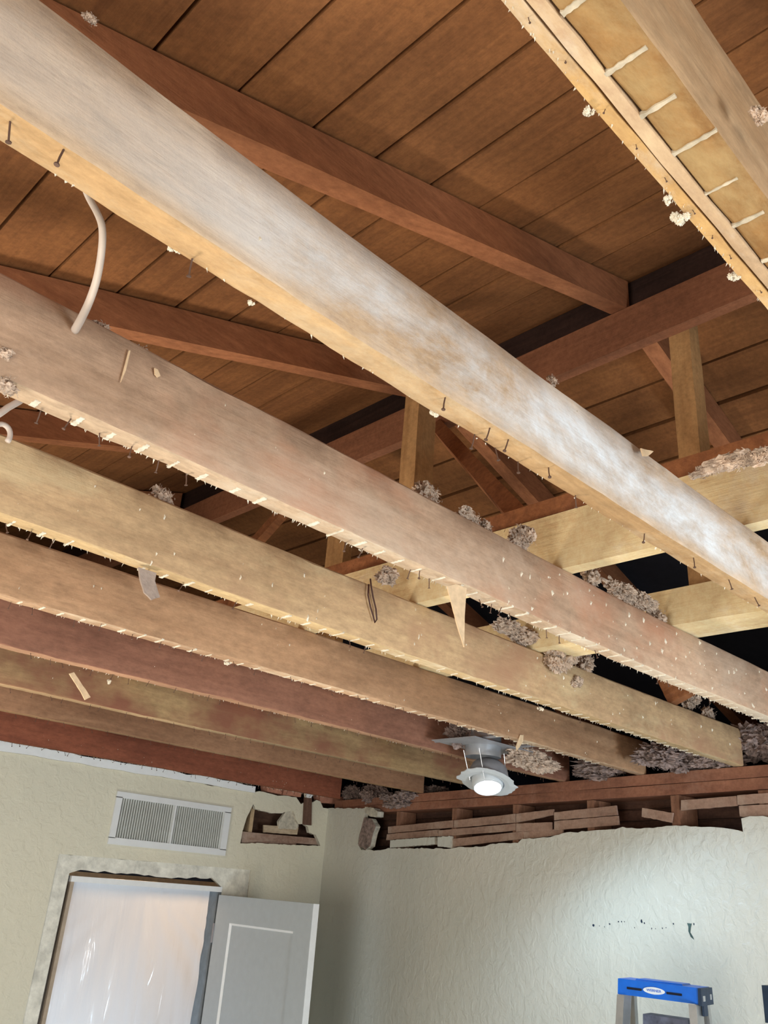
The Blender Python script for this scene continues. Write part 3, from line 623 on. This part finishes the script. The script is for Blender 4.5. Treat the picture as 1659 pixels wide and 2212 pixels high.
# ------------------------------------------------------------------ insulation clumps
def clump(name, c, r, label, m=None, seed=1, grp='wool tufts on the joists', kind=None, shards=70, cat='insulation'):
    rr = random.Random(seed*13+5); mb = MB(); rx, ry, rz = r
    nb = 9 if max(r) < .05 else 18
    bm = bmesh.new()
    for k in range(nb):
        p = Vector((rr.uniform(-.6, .6)*rx, rr.uniform(-.6, .6)*ry, rr.uniform(-.5, .5)*rz)); s_ = rr.uniform(.22, .48)
        ret = bmesh.ops.create_icosphere(bm, subdivisions=4 if max(r) > .05 else 3, radius=1)
        for v in ret['verts']:
            d = v.co.copy(); n1 = noise.fractal(d*2.6+Vector((k, seed, 0)), .55, 2.4, 6)
            q = 1+.75*n1
            v.co = p+Vector((d.x*rx, d.y*ry, d.z*rz))*s_*q
    bm.verts.index_update()
    mb.v = [v.co+Vector(c) for v in bm.verts]; mb.f = [tuple(v.index for v in f.verts) for f in bm.faces]; bm.free()
    for k in range(shards):
        d = Vector((rr.gauss(0, 1), rr.gauss(0, 1), rr.gauss(0, 1))).normalized(); p = Vector(c)+Vector((d.x*rx, d.y*ry, d.z*rz))*rr.uniform(.45, .95)*(.6+.5*abs(noise.noise(d*2+Vector((seed, 0, 0))))*2)
        q_ = min(1, max(r)/.03); a = Vector((rr.gauss(0, 1), rr.gauss(0, 1), rr.gauss(0, 1))).normalized()*rr.uniform(.0015, .006)*q_; b = Vector((rr.gauss(0, 1), rr.gauss(0, 1), rr.gauss(0, 1))).normalized()*rr.uniform(.0005, .0018)*q_; c_ = a.cross(b).normalized()*.001
        mb.add([p-a, p+b, p+a, p-b, p+c_], [(0, 1, 4), (1, 2, 4), (2, 3, 4), (3, 0, 4), (0, 3, 2, 1)])
    o = mb.obj(name, m or M['insul'], c, None, False)
    return tag(o, label, cat, grp, kind)
def tuft(px, py, rpx, y, label, seed, m=None, squash=(1, .6, .8), **k):
    c = ony(px, py, y); s_ = rpx*(c-Vector((0, 0, EYE))).length/1500
    return clump('insulation_tuft', c, (s_*squash[0], s_*squash[1], s_*squash[2]), label, m, seed, **k)
y2, y3, y4 = FY[2](1.5)-.02, FY[3](2)-.02, FY[4](2)-.02
TT = [(925, 1072, 36, y2, 'fluffy grey tuft on the second joist right beside the central post'), (1015, 1118, 24, y2, 'low row of wool crumbs on the second joist right of the central tuft'), (1050, 1140, 18, y2, 'small wool crumb just left of the slanting brace foot'),
 (1125, 1162, 34, y2, 'pale tuft at the foot of the slanting brace'), (1205, 1132, 22, 1.05, 'dim tuft behind the brace on the pale cross board'), (300, 760, 22, y2, 'small wool tuft on the second joist at left'), (215, 712, 20, y2, 'small wool tuft where the white cable meets the joist'),
 (1275, 1240, 28, y2, 'hanging tuft below the white-smudged cross board'), (1345, 1280, 28, y2, 'shaggy tuft on the second joist, left end of the long row'), (1385, 1300, 26, y2, 'shaggy tuft on the second joist, middle of the long row'), (1418, 1330, 26, y2, 'drooping tuft at the right end of the long row on the second joist'),
 (350, 1072, 26, y3, 'small pale tuft on the third joist at left'), (838, 1243, 26, y3, 'tuft on the third joist in the gap below the central post'), (1100, 1358, 26, y3, 'tuft on the third joist, left of the big pale clump'), (1150, 1385, 30, y3, 'tuft touching the big pale clump from the left'), (1203, 1418, 42, y3-.03, 'biggest pale clump hanging over the third joist'),
 (1262, 1432, 30, y3, 'tuft touching the big pale clump from the right'), (1245, 1472, 18, y3-.02, 'little crumb dangling under the big clump'), (1490, 1515, 24, y3, 'tuft in the gap at lower right above the third joist'), (1530, 1545, 20, y3, 'crumb at the right end of the third joist gap'),
 (1640, 985, 26, .35, 'wool tuft on the cross board at the right picture edge'), (1585, 998, 28, .40, 'wool tuft on the cross board right of the tall post'), (1535, 1015, 22, .46, 'wool tuft against the foot of the tall post'),
 (1195, 822, 12, FY[1](1)-.02, 'tiny tuft on top of the dusty joist near its middle'), (1640, 248, 20, .14, 'pale fluff on the side of the doubled joist at right'), (10, 835, 24, y2-.03, 'tan crumpled tuft on the second joist at the left picture edge'), (10, 765, 18, y2-.03, 'pale curled shred on the second joist at the left picture edge'),
 (195, 40, 12, FY[1](.4)-.035, 'small flap of lint on the dusty joist at the top left')]
for i, (px, py, rp, y, lab) in enumerate(TT): tuft(px, py, rp, y, lab, i+1, squash=(1.6, .7, .6) if i in (1, 8, 9, 13, 14) else (.7, 1.7, .55) if i in (20, 21, 22) else (1, .6, .8), shards=420)
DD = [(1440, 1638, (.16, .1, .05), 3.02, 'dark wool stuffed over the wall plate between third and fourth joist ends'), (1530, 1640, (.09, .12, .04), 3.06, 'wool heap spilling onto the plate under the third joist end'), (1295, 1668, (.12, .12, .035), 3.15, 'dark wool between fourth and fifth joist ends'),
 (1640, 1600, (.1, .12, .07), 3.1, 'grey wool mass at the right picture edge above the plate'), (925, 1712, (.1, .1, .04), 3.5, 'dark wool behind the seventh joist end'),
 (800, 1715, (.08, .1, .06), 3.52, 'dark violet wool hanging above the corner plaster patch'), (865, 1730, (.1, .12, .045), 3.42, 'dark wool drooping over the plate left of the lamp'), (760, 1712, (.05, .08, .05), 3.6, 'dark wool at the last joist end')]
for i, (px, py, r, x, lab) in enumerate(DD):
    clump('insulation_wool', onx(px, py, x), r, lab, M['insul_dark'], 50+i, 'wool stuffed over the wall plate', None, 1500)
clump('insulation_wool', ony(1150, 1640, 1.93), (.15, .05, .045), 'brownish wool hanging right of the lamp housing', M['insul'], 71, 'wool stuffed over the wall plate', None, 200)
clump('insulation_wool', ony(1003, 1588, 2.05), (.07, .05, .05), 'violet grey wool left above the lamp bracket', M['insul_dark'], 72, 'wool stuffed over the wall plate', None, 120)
# crumbs hanging off edges
for i, (px, py, r, y, lab) in enumerate(((940, 890, 9, .57, 'white crumb hanging under the dusty joist right of the central post'), (541, 655, 5, .57, 'tiny white crumb hanging under the dusty joist at left'), (1272, 243, 6, .216, 'white crumb on the edge of the doubled joist, topmost'), (1441, 429, 6, .216, 'small white crumb on the edge of the doubled joist, middle'),
   (1470, 474, 11, .217, 'oval white crumb hanging from the doubled joist'), (1590, 595, 9, .216, 'white crumb on the doubled joist, lowest'), (492, 1432, 9, FY[4](1.2), 'pale crumb hanging at the edge of the fourth joist'), (1168, 1532, 8, FY[3](2), 'dangling white crumb under the third joist above the lamp'), (385, 535, 12, .565, 'white lump on the lower edge of the dusty joist at left'), (236, 1472, 7, FY[5](1.2), 'small pale crumb hanging under the fifth joist'))):
    c = ony(px, py, y); s_ = r*c.length/3600
    clump('plaster_crumb', c, (s_, s_, s_), lab, M['flake'], 90+i, 'plaster crumbs hanging on joist edges', None, 8, 'plaster crumb')

# ------------------------------------------------------------------ splinters, cables, wire
def splinter(pxs, y, label, m, t=.002, name='wood_splinter', cat='splinter'):
    q = [ony(a, b, y) for a, b in pxs]; q = ragged(q+[q[0]], .0007, .008, 3)[:-1]
    return tag(slab(name, [q], (0, t, 0), m, q[0]), label, cat)
pale = plain('pale_splinter', (214, 186, 152), .8, var=.15, nscale=60)
splinter([(966, 1266), (985, 1262), (1008, 1270), (1004, 1330), (1003, 1398), (988, 1350)], FY[2](1.6)-.045, 'long pointed pale splinter hanging from the second joist', pale)
splinter([(300, 1225), (338, 1238), (335, 1255), (346, 1290), (328, 1296), (312, 1280), (303, 1250)], FY[3](.9)-.03, 'grey torn wood strip hanging under the third joist at left', plain('grey_shred', (156, 140, 130), .9, nscale=50, bmp=.5), .004)
splinter([(1124, 1587), (1131, 1588), (1130, 1602), (1117, 1622), (1115, 1612)], FY[4](2.4)-.045, 'short pale splinter hanging over the lamp', pale)
splinter([(150, 1455), (160, 1452), (196, 1506), (184, 1512), (178, 1500)], FY[5](1.3)-.05, 'tan splinter slanting across the sixth joist at left', pale, .004)
splinter([(279, 757), (282, 757), (272, 800), (261, 826), (264, 812)], FY[2](.6)-.046, 'thin curled pale sliver on the second joist face', pale)
splinter([(334, 795), (341, 798), (347, 812), (341, 815), (335, 808)], FY[2](.6)-.046, 'small oval pale chip on the second joist face', pale, name='wood_chip', cat='chip')
splinter([(1385, 968), (1412, 975), (1400, 985), (1390, 985)], FY[1](1.8)-.04, 'small torn flap on the upper edge of the dusty joist', pale)
cab = [(183, 405, .60), (192, 428, .62), (208, 455, .66), (221, 485, .70), (222, 520, .73), (217, 565, .76), (208, 610, .79), (192, 655, .83), (175, 690, .87), (160, 716, .9)]
q = [ony(a, b, y) for a, b, y in cab]; mb = MB(); n_ = 6
pp = []
for i in range(len(q)-1):
    for k in range(4): pp.append(q[i].lerp(q[i+1], k/4))
pp.append(q[-1])
for _ in range(3): pp = [pp[0]]+[(pp[i-1]+pp[i]*2+pp[i+1])/4 for i in range(1, len(pp)-1)]+[pp[-1]]
mb.tube(pp, [.0030+.0022*i/len(pp) for i in range(len(pp))], 10)
tag(mb.obj('electric_cable', M['cable'], q[-1], None, True), 'white cable hanging in a curve between the dusty joist and second joist', 'cable')
mb = MB(); q = [ony(a, b, 1.05) for a, b in ((-20, 905), (0, 893), (18, 880), (40, 868), (62, 852))]; mb.tube(q, .0045, 8)
tag(mb.obj('electric_cable', M['cable'], q[0], None, True), 'short white cable end slanting out at the left picture edge', 'cable')
mb = MB(); q = [ony(2+20*math.cos(t), 938+22*math.sin(t), 1.2) for t in [(-2.2+.25*i) for i in range(13)]]; mb.tube(q, .0042, 8)
tag(mb.obj('electric_cable', M['cable'], q[0], None, True), 'curled white cable loop at the left picture edge above the third joist', 'cable')
y = FY[3](1.9)-.046; q = [ony(a, b, y) for a, b in ((797, 1262), (795, 1285), (800, 1310), (806, 1330), (810, 1345), (814, 1338), (812, 1315), (806, 1290), (802, 1268), (800, 1250))]
mb = MB(); mb.tube(q, .0018, 6); tag(mb.obj('wire_loop', M['wire'], q[0], None, True), 'thin dark wire loop hanging on the face of the third joist', 'wire')

# ------------------------------------------------------------------ recessed lamp hanging between joists
lc = ony(1053, 1688, 2.0)
e = empty('recessed_lamp', lc, 'lit recessed downlight with ragged white trim ring hanging from its steel housing', 'lamp')
ax = Vector((-.36, -.10, -1)).normalized()      # the lamp head is tipped towards the room
mb = MB(); rr = random.Random(3); n = 48; u = ax.orthogonal().normalized(); v = ax.cross(u)
rim = []
for k in range(n):
    g = 2*math.pi*k/n; rim.append(.098+rr.uniform(-.002, .005)+(.014 if k in (13, 14, 37) else 0))
vs = []
for (fr, h) in ((None, 0.0), (None, .003), (.080, .006), (.062, .004), (.058, -.006), (.062, -.008), (.09, -.003)):
    for k in range(n):
        g = 2*math.pi*k/n; r_ = rim[k] if fr is None else fr; vs.append(lc+(u*math.cos(g)+v*math.sin(g))*r_+ax*h)
fs = [(i*n+k, i*n+(k+1) % n, ((i+1) % 7)*n+(k+1) % n, ((i+1) % 7)*n+k) for i in range(7) for k in range(n)]
mesh('trim_ring', vs, fs, M['trim_metal'], lc, e, False)
ax2 = Vector((-.30, -.36, -1)).normalized()
mb = MB(); mb.lathe(lc+ax*.002, ax2, [(.056, -.03), (.057, .012), (.053, .022), (.049, .026), (.047, .020)], 40); mb.obj('gimbal', M['trim_metal'], lc, e, True)
mb = MB(); mb.lathe(lc+ax*.002, ax2, [(.0, .024), (.024, .024), (.047, .021)], 36); o = mb.obj('lens', M['lens'], lc, e, True)
mb = MB(); mb.lathe(lc, -ax, [(.074, .0), (.072, .03), (.064, .055), (.045, .072), (0, .074)], 36); mb.obj('reflector', M['greysteel'], lc, e, True)
hc = lc+Vector((-.03, -.0, .1))
mb = MB(); mb.lathe(hc, (0, 0, 1), [(.066, -.02), (.066, .10), (.064, .10), (.064, -.02)], 40); mb.lathe(hc, (0, 0, 1), [(0, .10), (.05, .10), (.05, .03)], 30); mb.obj('housing', M['steel'], lc, e, True)
mb = MB(); mb.box((hc.x-.17, hc.y-.10, hc.z+.018), (hc.x+.17, hc.y+.10, hc.z+.021)); mb.obj('mounting_plate', M['greysteel'], lc, e)
for s_ in (-1, 1):
    mb = MB(); mb.tube([(hc.x+s_*.10, hc.y-.19, hc.z+.03), (hc.x+s_*.10, hc.y+.19, hc.z+.03)], .006, 8); mb.obj('hanger_bar', M['greysteel'], lc, e)
for dx, dy in ((-.07, -.04), (.06, -.05), (.05, .05), (-.055, .045)):
    mb = MB(); mb.tube([hc+Vector((dx, dy, 0)), lc+Vector((dx*.9, dy*.9, 0))], .0016, 6); mb.obj('hanging_spring', M['steel'], lc, e)
l = bpy.data.lights.new('downlight', 'SPOT'); l.energy = 18; l.color = (.6, .83, 1); l.spot_size = math.radians(176); l.spot_blend = .5; l.shadow_soft_size = .045
lo = bpy.data.objects.new('downlight', l); C.objects.link(lo); lo.location = lc+ax2*.075; lo.rotation_euler = Vector((-.1, -.28, -1)).to_track_quat('-Z', 'Y').to_euler()

# ------------------------------------------------------------------ wall vent
e = empty('air_vent', (VX0, YL, VZ0), 'wide grey return air grille wrapped in clear film above the doorway', 'vent')
fr = MB(); a0, a1, b0, b1 = 2.155, 2.848, EYE+.132, EYE+.377
def vfr(x0, x1, z0, z1): fr.box((x0, YL-.008, z0), (x1, YL+.004, z1))
vfr(a0, a1, b0, VZ0+.004); vfr(a0, a1, VZ1-.004, b1); vfr(a0, VX0+.004, VZ0, VZ1); vfr(VX1-.004, a1, VZ0, VZ1)
fr.obj('frame', M['white_paint'], (VX0, YL, VZ0), e)
mb = MB(); n = 46
for k in range(n):
    x = VX0+.006+(VX1-VX0-.012)*k/(n-1); mb.beam((x, YL+.008, VZ0), (x, YL+.008, VZ1), (.0036, .0, 0), (.0006, .005, 0))
o = mb.obj('louver', M['grille'], (VX0, YL, VZ0), e)
mb = MB(); mb.box((VX0, YL+.02, VZ0), (VX1, YL+.03, VZ1)); mb.obj('duct_backing', plain('duct_grey', (150, 154, 152), .7, 0), (VX0, YL, VZ0), e)
xm = 2.498; mb = MB(); mb.box((xm-.005, YL-.010, VZ0), (xm+.005, YL+.006, VZ1)); mb.obj('divider', M['white_paint'], (VX0, YL, VZ0), e)
vs = []; nx, nz = 60, 20
for j in range(nz+1):
    for i in range(nx+1):
        x = a0-.01+(a1-a0+.02)*i/nx; z = b0-.01+(b1-b0+.02)*j/nz
        ed = min(1, min(i, nx-i, 3*j, 3*(nz-j))/4)
        vs.append((x, YL-.012-abs(noise.noise(Vector((x*26, z*22, 2))))*.004*(.4+ed), z))
mesh('film', vs, [(j*(nx+1)+i, j*(nx+1)+i+1, (j+1)*(nx+1)+i+1, (j+1)*(nx+1)+i) for j in range(nz) for i in range(nx)], M['film'], (VX0, YL, VZ0), e, True)

# ------------------------------------------------------------------ doorway
ZT = EYE-.028
M['jamb'] = plain('jamb_wood', (176, 160, 142), .7)
def head(x): return EYE-.020-.014*(x-2.02)/.82
e = struct(bpy.data.objects.new('door_2', None)); C.objects.link(e); e.location = (2.03, YL+.03, 0)
m_ = MB(); m_.box((2.018, YL+.014, 0), (2.036, YL+.13, EYE-.02)); m_.obj('left_jamb', M['jamb'], (2.03, YL+.03, 0), e)
m_ = MB(); m_.box((2.843, YL+.004, 0), (2.865, YL+.13, EYE-.02)); m_.obj('right_jamb', plain('shaded_jamb', (112, 120, 126), .6), (2.03, YL+.03, 0), e)  # grey carries the shadow in the gap beside the door leaf
m_ = MB(); m_.box((2.012, YL+.002, EYE-.045), (2.865, YL+.13, EYE-.02)); m_.obj('head_jamb', M['white_paint'], (2.03, YL+.03, 0), e)
m_ = MB(); m_.box((1.93, YL+.115, 0), (2.0, YL+.125, EYE+.0)); m_.box((1.93, YL+.115, EYE-.0), (2.9, YL+.125, EYE+.1)); struct(m_.obj('trim_3', M['void']))
# plastic sheet over the doorway
vs = []; nx, nz = 70, 90
for j in range(nz+1):
    for i in range(nx+1):
        s_ = i/nx; t_ = j/nz; x = 2.036+s_*(.783+.012*math.sin(t_*9)*t_); z = (EYE-.04)*(1-t_)+.03*t_
        tt = min(1, t_*5)
        fan = (s_-.5)/(t_*1.6+.06)
        dy = .006*tt*math.sin(fan*9+2*noise.noise(Vector((s_*3, t_*3, 1))))+.0015*math.sin(s_*70+math.sin(t_*8)*2)*tt+.012*noise.noise(Vector((s_*4, t_*5, 0)))
        vs.append((x, YL+.045+dy, z))
o = mesh('plastic_sheet', vs, [(j*(nx+1)+i, j*(nx+1)+i+1, (j+1)*(nx+1)+i+1, (j+1)*(nx+1)+i) for j in range(nz) for i in range(nx)], M['sheet'], (2.04, YL+.06, .03), None, True)
tag(o, 'translucent milky plastic sheet hung across the doorway, glowing from behind', 'plastic sheet')
# open door leaf, hinged at the right jamb, swung square into the room
HX = 2.838; DT = EYE-.058
e = struct(bpy.data.objects.new('door_1', None)); C.objects.link(e); e.location = (HX, YL, 0)
def doorleaf(name, boxes, m):
    mb = MB()
    for b_ in boxes: mb.box(*b_)
    return mb.obj(name, m, (HX, YL, 0), e)
ya, yb = 3.285, 4.045; xa, xb = HX, HX+.036
doorleaf('stile', [((xa, ya, .01), (xb, ya+.125, DT))], M['door_paint']); doorleaf('stile', [((xa, yb-.125, .01), (xb, yb, DT))], M['door_paint'])
doorleaf('rail', [((xa, ya+.125, DT-.125), (xb, yb-.125, DT))], M['door_paint']); doorleaf('rail', [((xa, ya+.125, .01), (xb, yb-.125, .25))], M['door_paint'])
doorleaf('panel', [((xa+.009, ya+.12, .2), (xb-.009, yb-.12, DT-.11))], M['door_paint'])
mb = MB()
for y_, s_ in ((ya+.125, 1), (yb-.125, -1)):
    mb.add([(xa, y_, .25), (xa, y_, DT-.125), (xa+.009, y_+.010*s_, DT-.135), (xa+.009, y_+.010*s_, .26)], [(0, 1, 2, 3)])
mb.add([(xa, ya+.125, DT-.125), (xa, yb-.125, DT-.125), (xa+.009, yb-.135, DT-.135), (xa+.009, ya+.135, DT-.135)], [(0, 1, 2, 3)])
mb.obj('panel_bevel', M['white_paint'], (HX, YL, 0), e)  # white here paints in the highlight along the bevel
doorleaf('lit_edge', [((xa+.001, ya-.0015, .01), (xb, ya, DT))], M['white_paint'])  # thin white strip paints the light falling on the free edge
for z in (DT-.18, 1.0, .25): doorleaf('hinge', [((xa-.004, yb, z-.045), (xa+.03, yb+.012, z+.045))], M['greysteel'])
doorleaf('door_knob', [((xa-.02, ya+.06, .94), (xb+.02, ya+.08, .96))], M['steel'])

# ------------------------------------------------------------------ step ladder
fl = onx(1333, 2113, 2.6); ztop = fl.z; tl = Vector((.17, -.985, 0)).normalized(); dl = Vector((.985, .17, 0)).normalized()
wl = .245; dp = .11; base = Vector((fl.x, fl.y, 0))
e = empty('step_ladder', base, 'aluminium step ladder with bright blue cap standing by the right wall', 'ladder')
def lp(a, b, z): return Vector((fl.x, fl.y, 0))+tl*a+dl*b+Vector((0, 0, z))
hc_ = .042
def boxp(mb, a0, a1, b0, b1, z0, z1, taper=0):
    P_ = [lp(a0, b0, z0), lp(a1, b0, z0), lp(a1, b1, z0), lp(a0, b1, z0), lp(a0+taper, b0+taper, z1), lp(a1-taper, b0+taper, z1), lp(a1-taper, b1-taper, z1), lp(a0+taper, b1-taper, z1)]
    mb.add(P_, [(0, 3, 2, 1), (4, 5, 6, 7), (0, 1, 5, 4), (1, 2, 6, 5), (2, 3, 7, 6), (3, 0, 4, 7)])
mb = MB(); boxp(mb, 0, wl, 0, dp, ztop-hc_, ztop, .002); boxp(mb, .05, wl-.05, .015, dp-.015, ztop-.001, ztop+.004, .004); cap = mb.obj('cap', M['blue'], base, e)
mb = MB(); boxp(mb, wl-.004, wl+.007, -.002, dp+.002, ztop-hc_-.003, ztop-.001, .001); boxp(mb, wl-.001, wl+.005, .02, .055, ztop-hc_-.03, ztop-hc_); mb.obj('side_bracket', M['navy'], base, e)
mb = MB(); boxp(mb, wl+.0065, wl+.008, .082, .094, ztop-.032, ztop-.018); boxp(mb, wl+.0065, wl+.008, .012, .03, ztop-.034, ztop-.02); mb.obj('rivet', M['steel'], base, e)
for a0 in (.030, .150):
    mb = MB(); boxp(mb, a0, a0+.045, -.0012, .003, ztop-.026, ztop-.020); o = mb.obj('cap_slot', M['black'], base, cap)
    o.location = (0, 0, 0); o.matrix_parent_inverse = Matrix()
# logo: white lozenge with blue letters
cz = ztop-.0215; ca = .113
mb = MB(); k_ = 28; vs = [lp(ca, -.0012, cz)]
for i in range(k_):
    g = 2*math.pi*i/k_; rx_ = .033*(abs(math.cos(g))**1.15)*(1 if math.cos(g) > 0 else -1); rz_ = .0095*math.sin(g); vs.append(lp(ca+rx_, -.0014, cz+rz_))
mb.add(vs, [(0, i+1, (i+1) % k_+1) for i in range(k_)]); o = mb.obj('logo_plate', M['logo'], base, cap); o.location = (0, 0, 0)
tc = bpy.data.curves.new('logo_text', 'FONT'); tc.body = 'WERNER'; tc.size = .0125; tc.align_x = 'CENTER'; tc.align_y = 'CENTER'; tc.extrude = .0003
to = bpy.data.objects.new('logo_text', tc); C.objects.link(to)
bpy.context.view_layer.update()
tm = bpy.data.meshes.new_from_object(to.evaluated_get(bpy.context.evaluated_depsgraph_get())); bpy.data.objects.remove(to)
for v_ in tm.vertices:
    x_, y_, z_ = v_.co; v_.co = lp(ca+x_*.88, -.0022-z_, cz+y_*.8)-base
tm.materials.clear(); tm.materials.append(M['blue']); o = bpy.data.objects.new('logo_letters', tm); C.objects.link(o); o.parent = cap
# front rails with flared feet, C-shaped
for s_, a_top in ((0, .006), (1, wl-.006)):
    mb = MB(); sp = -.10 if s_ == 0 else .10; fwd = -.20
    pt = lp(a_top, .012, ztop-hc_); pb = lp(a_top+sp, fwd, .02); sg = 1 if s_ == 0 else -1
    mb.beam(pt, pb, tl*.0015, dl*.030); 
    mb.beam(pt+dl*-.030+tl*sg*.010, pb+dl*-.030+tl*sg*.010, tl*.011, dl*.0015); mb.beam(pt+dl*.030+tl*sg*.010, pb+dl*.030+tl*sg*.010, tl*.011, dl*.0015)
    r_ = mb.obj('front_rail', M['alu'], base, e)
    mb = MB(); mb.beam(pb+Vector((0, 0, .05)), pb-Vector((0, 0, .02)), tl*.016, dl*.036); mb.obj('foot', M['navy'], base, e)
for s_, a_top in ((0, .012), (1, wl-.012)):
    mb = MB(); sp = -.06 if s_ == 0 else .06; pt = lp(a_top, dp-.02, ztop-hc_); pb = lp(a_top+sp, .33, .02)
    mb.beam(pt, pb, tl*.010, dl*.012); mb.obj('rear_rail', M['alu'], base, e)
for i in range(1, 6):
    t_ = i/6; z = (ztop-hc_)*(1-t_); wd = .10*t_; mb = MB()
    boxp(mb, -wd+.006, wl+wd-.006, -.2*t_-.02, -.2*t_+.06, z-.012, z+.012); mb.obj('step', M['alu'], base, e)
for z in (1.35, .7):
    t_ = 1-z/ztop; mb = MB(); mb.beam(lp(-.06*t_+.01, dp-.02+.24*t_, z), lp(wl+.06*t_-.01, dp-.02+.24*t_, z), Vector((0, 0, .01)), dl*.003); mb.obj('rear_brace', M['alu'], base, e)
# tool tray / label panel seen between the rails
mb = MB(); q0 = ztop-.088
boxp(mb, .060, .205, .02, .10, q0-.16, q0, .006); tray = mb.obj('tray', plain('grimy_tray', (92, 100, 122), .5, var=.5, nscale=30), base, e)
# second blue ladder cap at the right border
e = empty('folded_ladder', onx(1668, 2150, 2.2)*1, 'dark capped blue ladder rail cut off by the right picture edge', 'ladder')
e.location.z = 0; q = onx(1645, 2128, 2.2); eb = Vector(e.location)
mb = MB(); mb.box((q.x, q.y-.10, q.z-.075), (q.x+.05, q.y, q.z)); mb.obj('cap', M['navy'], eb, e)
mb = MB(); mb.box((q.x+.005, q.y-.095, .02), (q.x+.045, q.y-.008, q.z-.075)); mb.obj('rail', plain('light_blue', (60, 150, 205), .4), eb, e)
mb = MB(); mb.box((q.x, q.y-.10, 0), (q.x+.05, q.y, .03)); mb.obj('foot', M['navy'], eb, e)

# old paint chips and screw holes on the right wall
for i, (px, py, rx_, rz_) in enumerate(((1282, 1999, .006, .005), (1295, 2000, .002, .002), (1306, 2002, .002, .002), (1317, 1996, .004, .003), (1336, 1991, .003, .003), (1343, 1991, .003, .003), (1349, 1991, .002, .002), (1386, 1990, .004, .006), (1392, 1994, .003, .003), (1371, 2004, .002, .002), (1408, 2006, .002, .003), (1416, 2006, .002, .002), (1431, 2005, .002, .003), (1439, 2004, .002, .002), (1455, 1996, .003, .003), (1499, 1996, .002, .004))):
    q = W(px, py, .0225); vs = [q]; 
    for k in range(9): g = 6.283*k/9; vs.append(q+tan*math.cos(g)*rx_*R.uniform(.6, 1.2)+Vector((0, 0, math.sin(g)*rz_*R.uniform(.6, 1.2))))
    vs = [v_-nrm*.0006 for v_ in vs]
    o = mesh('wall_chip', vs, [(0, k+1, (k+1) % 9+1) for k in range(9)], M['navy'], q); tag(o, 'tiny dark chip mark in the row on the right wall above the ladder', 'wall mark', 'dark chip marks on the right wall')
q = [W(a, b, .0232) for a, b in ((1484, 1994), (1494, 1995), (1492, 2004), (1491, 2014), (1497, 2024), (1499, 2030), (1492, 2024), (1487, 2012), (1487, 2002))]
tag(slab('wall_scrape', [q], nrm*.0008, plain('grey_green', (70, 92, 92), .7, var=.4), q[0]), 'larger dark tapering scrape on the right wall above the ladder', 'wall mark')
